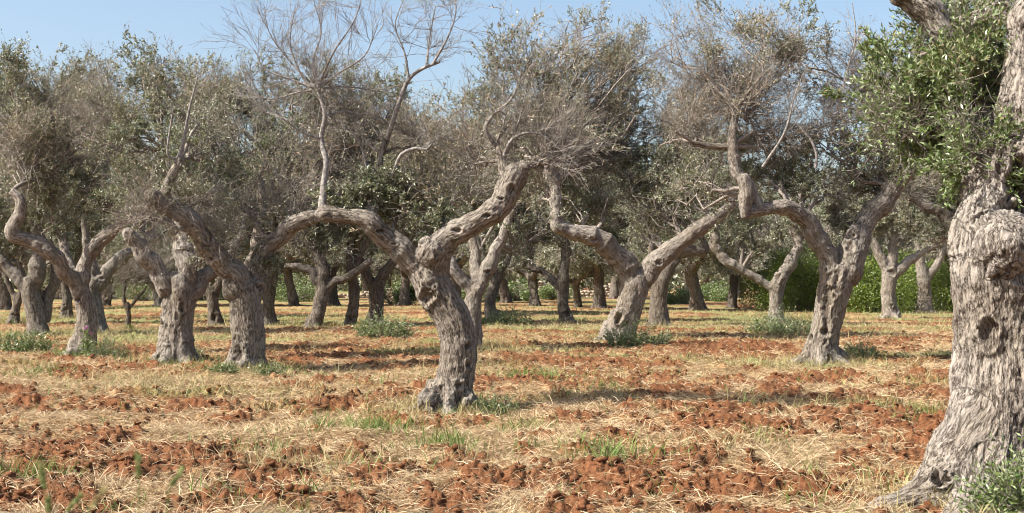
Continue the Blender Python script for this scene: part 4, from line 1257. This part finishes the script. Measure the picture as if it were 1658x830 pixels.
# ------------------------------------------------------------------ far-off wood behind the orchard
def woodland():
    g = Geo()
    n = 60000
    x = (rng.random(n) - .5) * 170; y = 150 + rng.random(n) * 14
    hh = 3.6 + 1.8 * fbm2(x * .12, y * .1, 3, 5) + .9 * fbm2(x * .6, y * .3, 2, 6)
    z = hh * rng.random(n) ** .7
    P = np.stack([x, y, z], 1)
    leaves(g, P, rng.normal(size=(n, 3)) + (0, 0, .3), .5 + .3 * rng.random(n), .26 + .1 * rng.random(n), dry=(rng.random(n) < .2) * .6)
    o = link("distant_woodland", g.build("distant_woodland"), M["leaf"])
    tag(o, "far-off grey green wood closing the orchard behind all the rows", "woodland", kind="stuff")
woodland()

# ------------------------------------------------------------------ straw, grass, clods
def scatter(n, ymin, ymax, power=1.0):
    """fan-shaped scatter, denser near"""
    u = rng.random(n)
    y = ymin * (ymax / ymin) ** (u ** power)
    x = (rng.random(n) * 2 - 1) * (0.44 * y + .4)
    return x, y

def blades(name, x, y, L, wd, lay, mat, label, cat, tint=None, bend=.4, lift=0.0):
    n = len(x)
    z = hfield(x, y) + lift
    a = 7 * fbm2(x * .9, y * .9, 2, 301) + rng.normal(size=n) * .75 + (rng.random(n) > .5) * math.pi
    hor = np.stack([np.cos(a), np.sin(a), np.zeros(n)], 1)
    up = np.array([0, 0, 1.0])
    s = lay[:, None]
    D0 = nrm(hor * s + up * (1 - s) + rng.normal(size=(n, 3)) * .08)
    P0 = np.stack([x, y, z], 1)
    P1 = P0 + D0 * (L * .5)[:, None]
    D1 = nrm(D0 + hor * bend * (1 - s) - up * .35 * s * (1 if bend else 0))
    P2 = P1 + D1 * (L * .5)[:, None]
    S = nrm(np.cross(D0, rng.normal(size=(n, 3))))
    w = wd[:, None] * .5
    v = np.stack([P0 - S * w, P0 + S * w, P1 + S * w * .9, P1 - S * w * .9, P2 + S * w * .25, P2 - S * w * .25], 1).reshape(-1, 3)
    b = np.arange(n)[:, None] * 6
    q = np.concatenate([b + np.array([[0, 1, 2, 3]]), b + np.array([[3, 2, 4, 5]])])
    t = rng.random(n) if tint is None else tint
    me = mesh_quads(name, v, q, {"tint": np.repeat(t, 6)})
    o = link(name, me, mat)
    tag(o, label, cat, kind="stuff")

x, y = scatter(1500000, 7.0, 45, 1.25)
s, g_ = masks(x, y)
keep = rng.random(len(x)) < np.clip((s - .34) * 1.8 + .05, 0.05, 1)
x, y, s = x[keep], y[keep], s[keep]
n = len(x)
fn = fbm2(x * 1.5, y * 1.5, 3, 66)
blades("straw", x, y, .05 + .15 * rng.random(n) ** 1.8, (.0024 + .0022 * rng.random(n)) * (1 + y / 26), np.clip(.97 - .38 * rng.random(n) ** 2.5 - .2 * (fn > .25), .3, .99), M["straw"],
       "mown pale yellow straw strewn over the red soil", "straw", tint=np.clip(.55 + .3 * fn + .28 * rng.normal(size=n), 0, 1), lift=.006)
# standing pale grass in the belts
x, y = scatter(420000, 7.5, 60, 1.0)
s, g_ = masks(x, y)
tuft = fbm2(x * 3.1, y * 3.1, 3, 81)
keep = rng.random(len(x)) < np.clip((g_ - .22) * 1.2, 0, 1) * smooth(-.15, .35, tuft)
x, y, g_ = x[keep], y[keep], g_[keep]; n = len(x)
blades("dry_grass", x, y, (.09 + .16 * rng.random(n)), (.003 + .0025 * rng.random(n)) * (1 + y / 30), .12 + .35 * rng.random(n), M["pale_grass"],
       "standing pale dry grass around the tree feet", "grass")
# ragged dry and green grass round every trunk foot
fx, fy, ft = [], [], []
for (x_, y_, r_) in FEET:
    m_ = int(420 * min(1.6, 25 / y_) * (2.2 if y_ < 30 else 1.2))
    a_ = rng.random(m_) * 6.283; q_ = r_ * (1.0 + 1.9 * rng.random(m_) ** 1.4)
    fx.append(x_ + np.cos(a_) * q_); fy.append(y_ + np.sin(a_) * q_ * .9)
fx = np.concatenate(fx); fy = np.concatenate(fy); n = len(fx)
gsel = fbm2(fx * 2.2, fy * 2.2, 2, 402) > .05
for sel, nm_, mt_, lb_ in ((gsel, "green_grass", M["grass"], "green grass and sprouts ringing the olive trunks"), (~gsel, "dry_grass", M["pale_grass"], "bleached dry grass ringing the olive trunks")):
    k_ = sel.sum()
    blades(nm_, fx[sel], fy[sel], 0.05 + .16 * rng.random(k_), (.003 + .003 * rng.random(k_)) * (1 + fy[sel] / 30), .08 + .4 * rng.random(k_), mt_, lb_, "grass")
# green tufts
x, y = scatter(330000, 7.5, 60, 1.0)
s, g_ = masks(x, y)
tuft = fbm2(x * 1.3, y * 1.5, 4, 141, .65)
hot = np.zeros(len(x))
for (px, py, r_) in ((1020, 755, .35), (600, 700, .5), (700, 735, .35), (540, 770, .3), (60, 610, .5), (830, 700, .3), (470, 740, .3), (870, 620, .6), (40, 790, .25), (1200, 740, .25), (1000, 640, .5)):
    fx, fy = foot(px, py)
    hot = np.maximum(hot, np.exp(-((x - fx) ** 2 + (y - fy) ** 2) / r_ ** 2))
keep = rng.random(len(x)) < np.clip(smooth(.22, .6, tuft) * .55 * (.35 + g_) + hot * .95 * smooth(-.25, .3, tuft), 0, 1)
x, y = x[keep], y[keep]; hot = hot[keep]; n = len(x)
blades("green_grass", x, y, (.06 + .12 * rng.random(n)) * (1 + .7 * hot), (.004 + .003 * rng.random(n)) * (1 + y / 30), .1 + .4 * rng.random(n), M["grass"],
       "fresh green grass tufts coming up through the straw", "grass")

def clod_mesh(name, n, seed, parts):
    """parts: list of (x, y, z, r)"""
    import bmesh
    bm = bmesh.new(); bmesh.ops.create_icosphere(bm, subdivisions=n, radius=1)
    base = np.array([v.co[:] for v in bm.verts]); tris = np.array([[v.index for v in f.verts] for f in bm.faces]); bm.free()
    parts = np.asarray(parts, float); m = len(parts)
    r = np.random.default_rng(seed)
    off = r.random((m, 3)) * 50
    V = base[None].repeat(m, 0)
    q = (V * 1.3 + off[:, None]).reshape(-1, 3)
    dsp = (1 + .75 * fbm3(q * 1.7, 4, seed, .8)).reshape(m, -1, 1)
    sc = np.stack([1 + .35 * r.random(m), 1 + .3 * r.random(m), .6 + .3 * r.random(m)], 1)
    V = V * dsp * sc[:, None] * parts[:, 3][:, None, None] + parts[:, None, :3]
    T = tris[None] + (np.arange(m) * len(base))[:, None, None]
    return mesh_quads(name, V.reshape(-1, 3), T.reshape(-1, 3))

x, y = scatter(38000, 7.2, 38, 1.1)
s, g_ = masks(x, y)
keep = rng.random(len(x)) < np.clip(1.05 - s * 1.25, .04, 1)
x, y = x[keep], y[keep]; n = len(x)
r_ = (.006 + .030 * rng.random(n) ** 3.5)
me = clod_mesh("soil_clods", 2, 5, np.stack([x, y, hfield(x, y) + r_ * .2, r_], 1))
tag(link("soil_clods", me, M["clod"]), "crumbled red earth clods scattered over the ploughed field", "soil clods", kind="stuff")

big = [(492, 634, .10, "tall dark red clod standing alone left of the main trunk"), (880, 768, .10, "big rusty clod in the foreground below the main trunk"),
       (75, 668, .09, "dark clod in the straw at the left edge"), (418, 608 + 62, .06, "reddish clod between scarred trunk and foreground straw"),
       (1170, 612 + 68, .09, "dark clod in the strip of shade right of the main trunk"), (690, 790, .07, "foreground red clod nearest the bottom centre"),
       (210, 768, .06, "foreground clod among straw at lower left"), (1340, 700, .09, "red clod right of centre before the near tree's root")]
for i, (px, py, r0, lab) in enumerate(big):
    x0, y0 = foot(px, py)
    z0 = hz(x0, y0)
    rg = np.random.default_rng(i + 3)
    pp = [(rg.normal() * r0 * .5, rg.normal() * r0 * .4, r0 * (.1 + .5 * rg.random()), r0 * (.4 + .4 * rg.random())) for _ in range(5)] + [(0, 0, r0 * .35, r0 * .9)]
    o = link("soil_clod", clod_mesh("soil_clod", 3, i + 40, pp), M["clod"]); o.location = (x0, y0, z0)
    tag(o, lab, "soil clod", "large clods of red earth")

# ------------------------------------------------------------------ blurred grass ears close to the camera
ears = [(70, 758, 795, "green grass ear, leftmost of the blurred foreground ears", .3), (224, 742, 775, "short upright green grass ear beside the lower-left clod", .1),
        (284, 762, 790, "slanting green grass ear, rightmost of the blurred foreground ears", -.8), (157, 795, 822, "pale slanting grass ear, upper of the two crossing ones", -.9),
        (118, 805, 828, "green slanting grass ear, lower of the two crossing ones", -.8), (80, 812, 832, "green grass ear cut by the frame's lower edge", .1)]
for i, (px, py0, py1, lab, sl_) in enumerate(ears):
    d = 1.15 + .08 * (i % 3)
    top = W(px - sl_ * 12, py0, d); bot = W(px + sl_ * 12, py1, d)
    zg = hz(bot[0], d)
    gx, gy = bot[0] + sl_ * .15, d
    root = empty("grass_ear", (gx, gy, zg)); tag(root, lab, "grass ear", "blurred grass ears in the foreground")
    o3 = np.array([gx, gy, zg])
    g = Geo(); P = bez(o3[None] - (0, 0, .03), np.array([[bot[0] + sl_ * .1, d, (zg + bot[2]) / 2]]), bot[None], 8) - o3
    tubes(g, P, np.full((1, 8), .0007), 4, tint=np.array([.4])); link("stem", g.build("stem"), M["grass"], root)
    g = Geo(); n = 75; t = rng.random(n)[:, None]; ax = nrm((top - bot)[None])
    P = (bot + (top - bot) * t - o3) + rng.normal(size=(n, 3)) * .0009
    leaves(g, P, ax + rng.normal(size=(n, 3)) * .22, np.full(n, .007), np.full(n, .0017)); link("seed_head", g.build("seed_head"), M["pale_grass" if i in (3,) else "ear"], root)
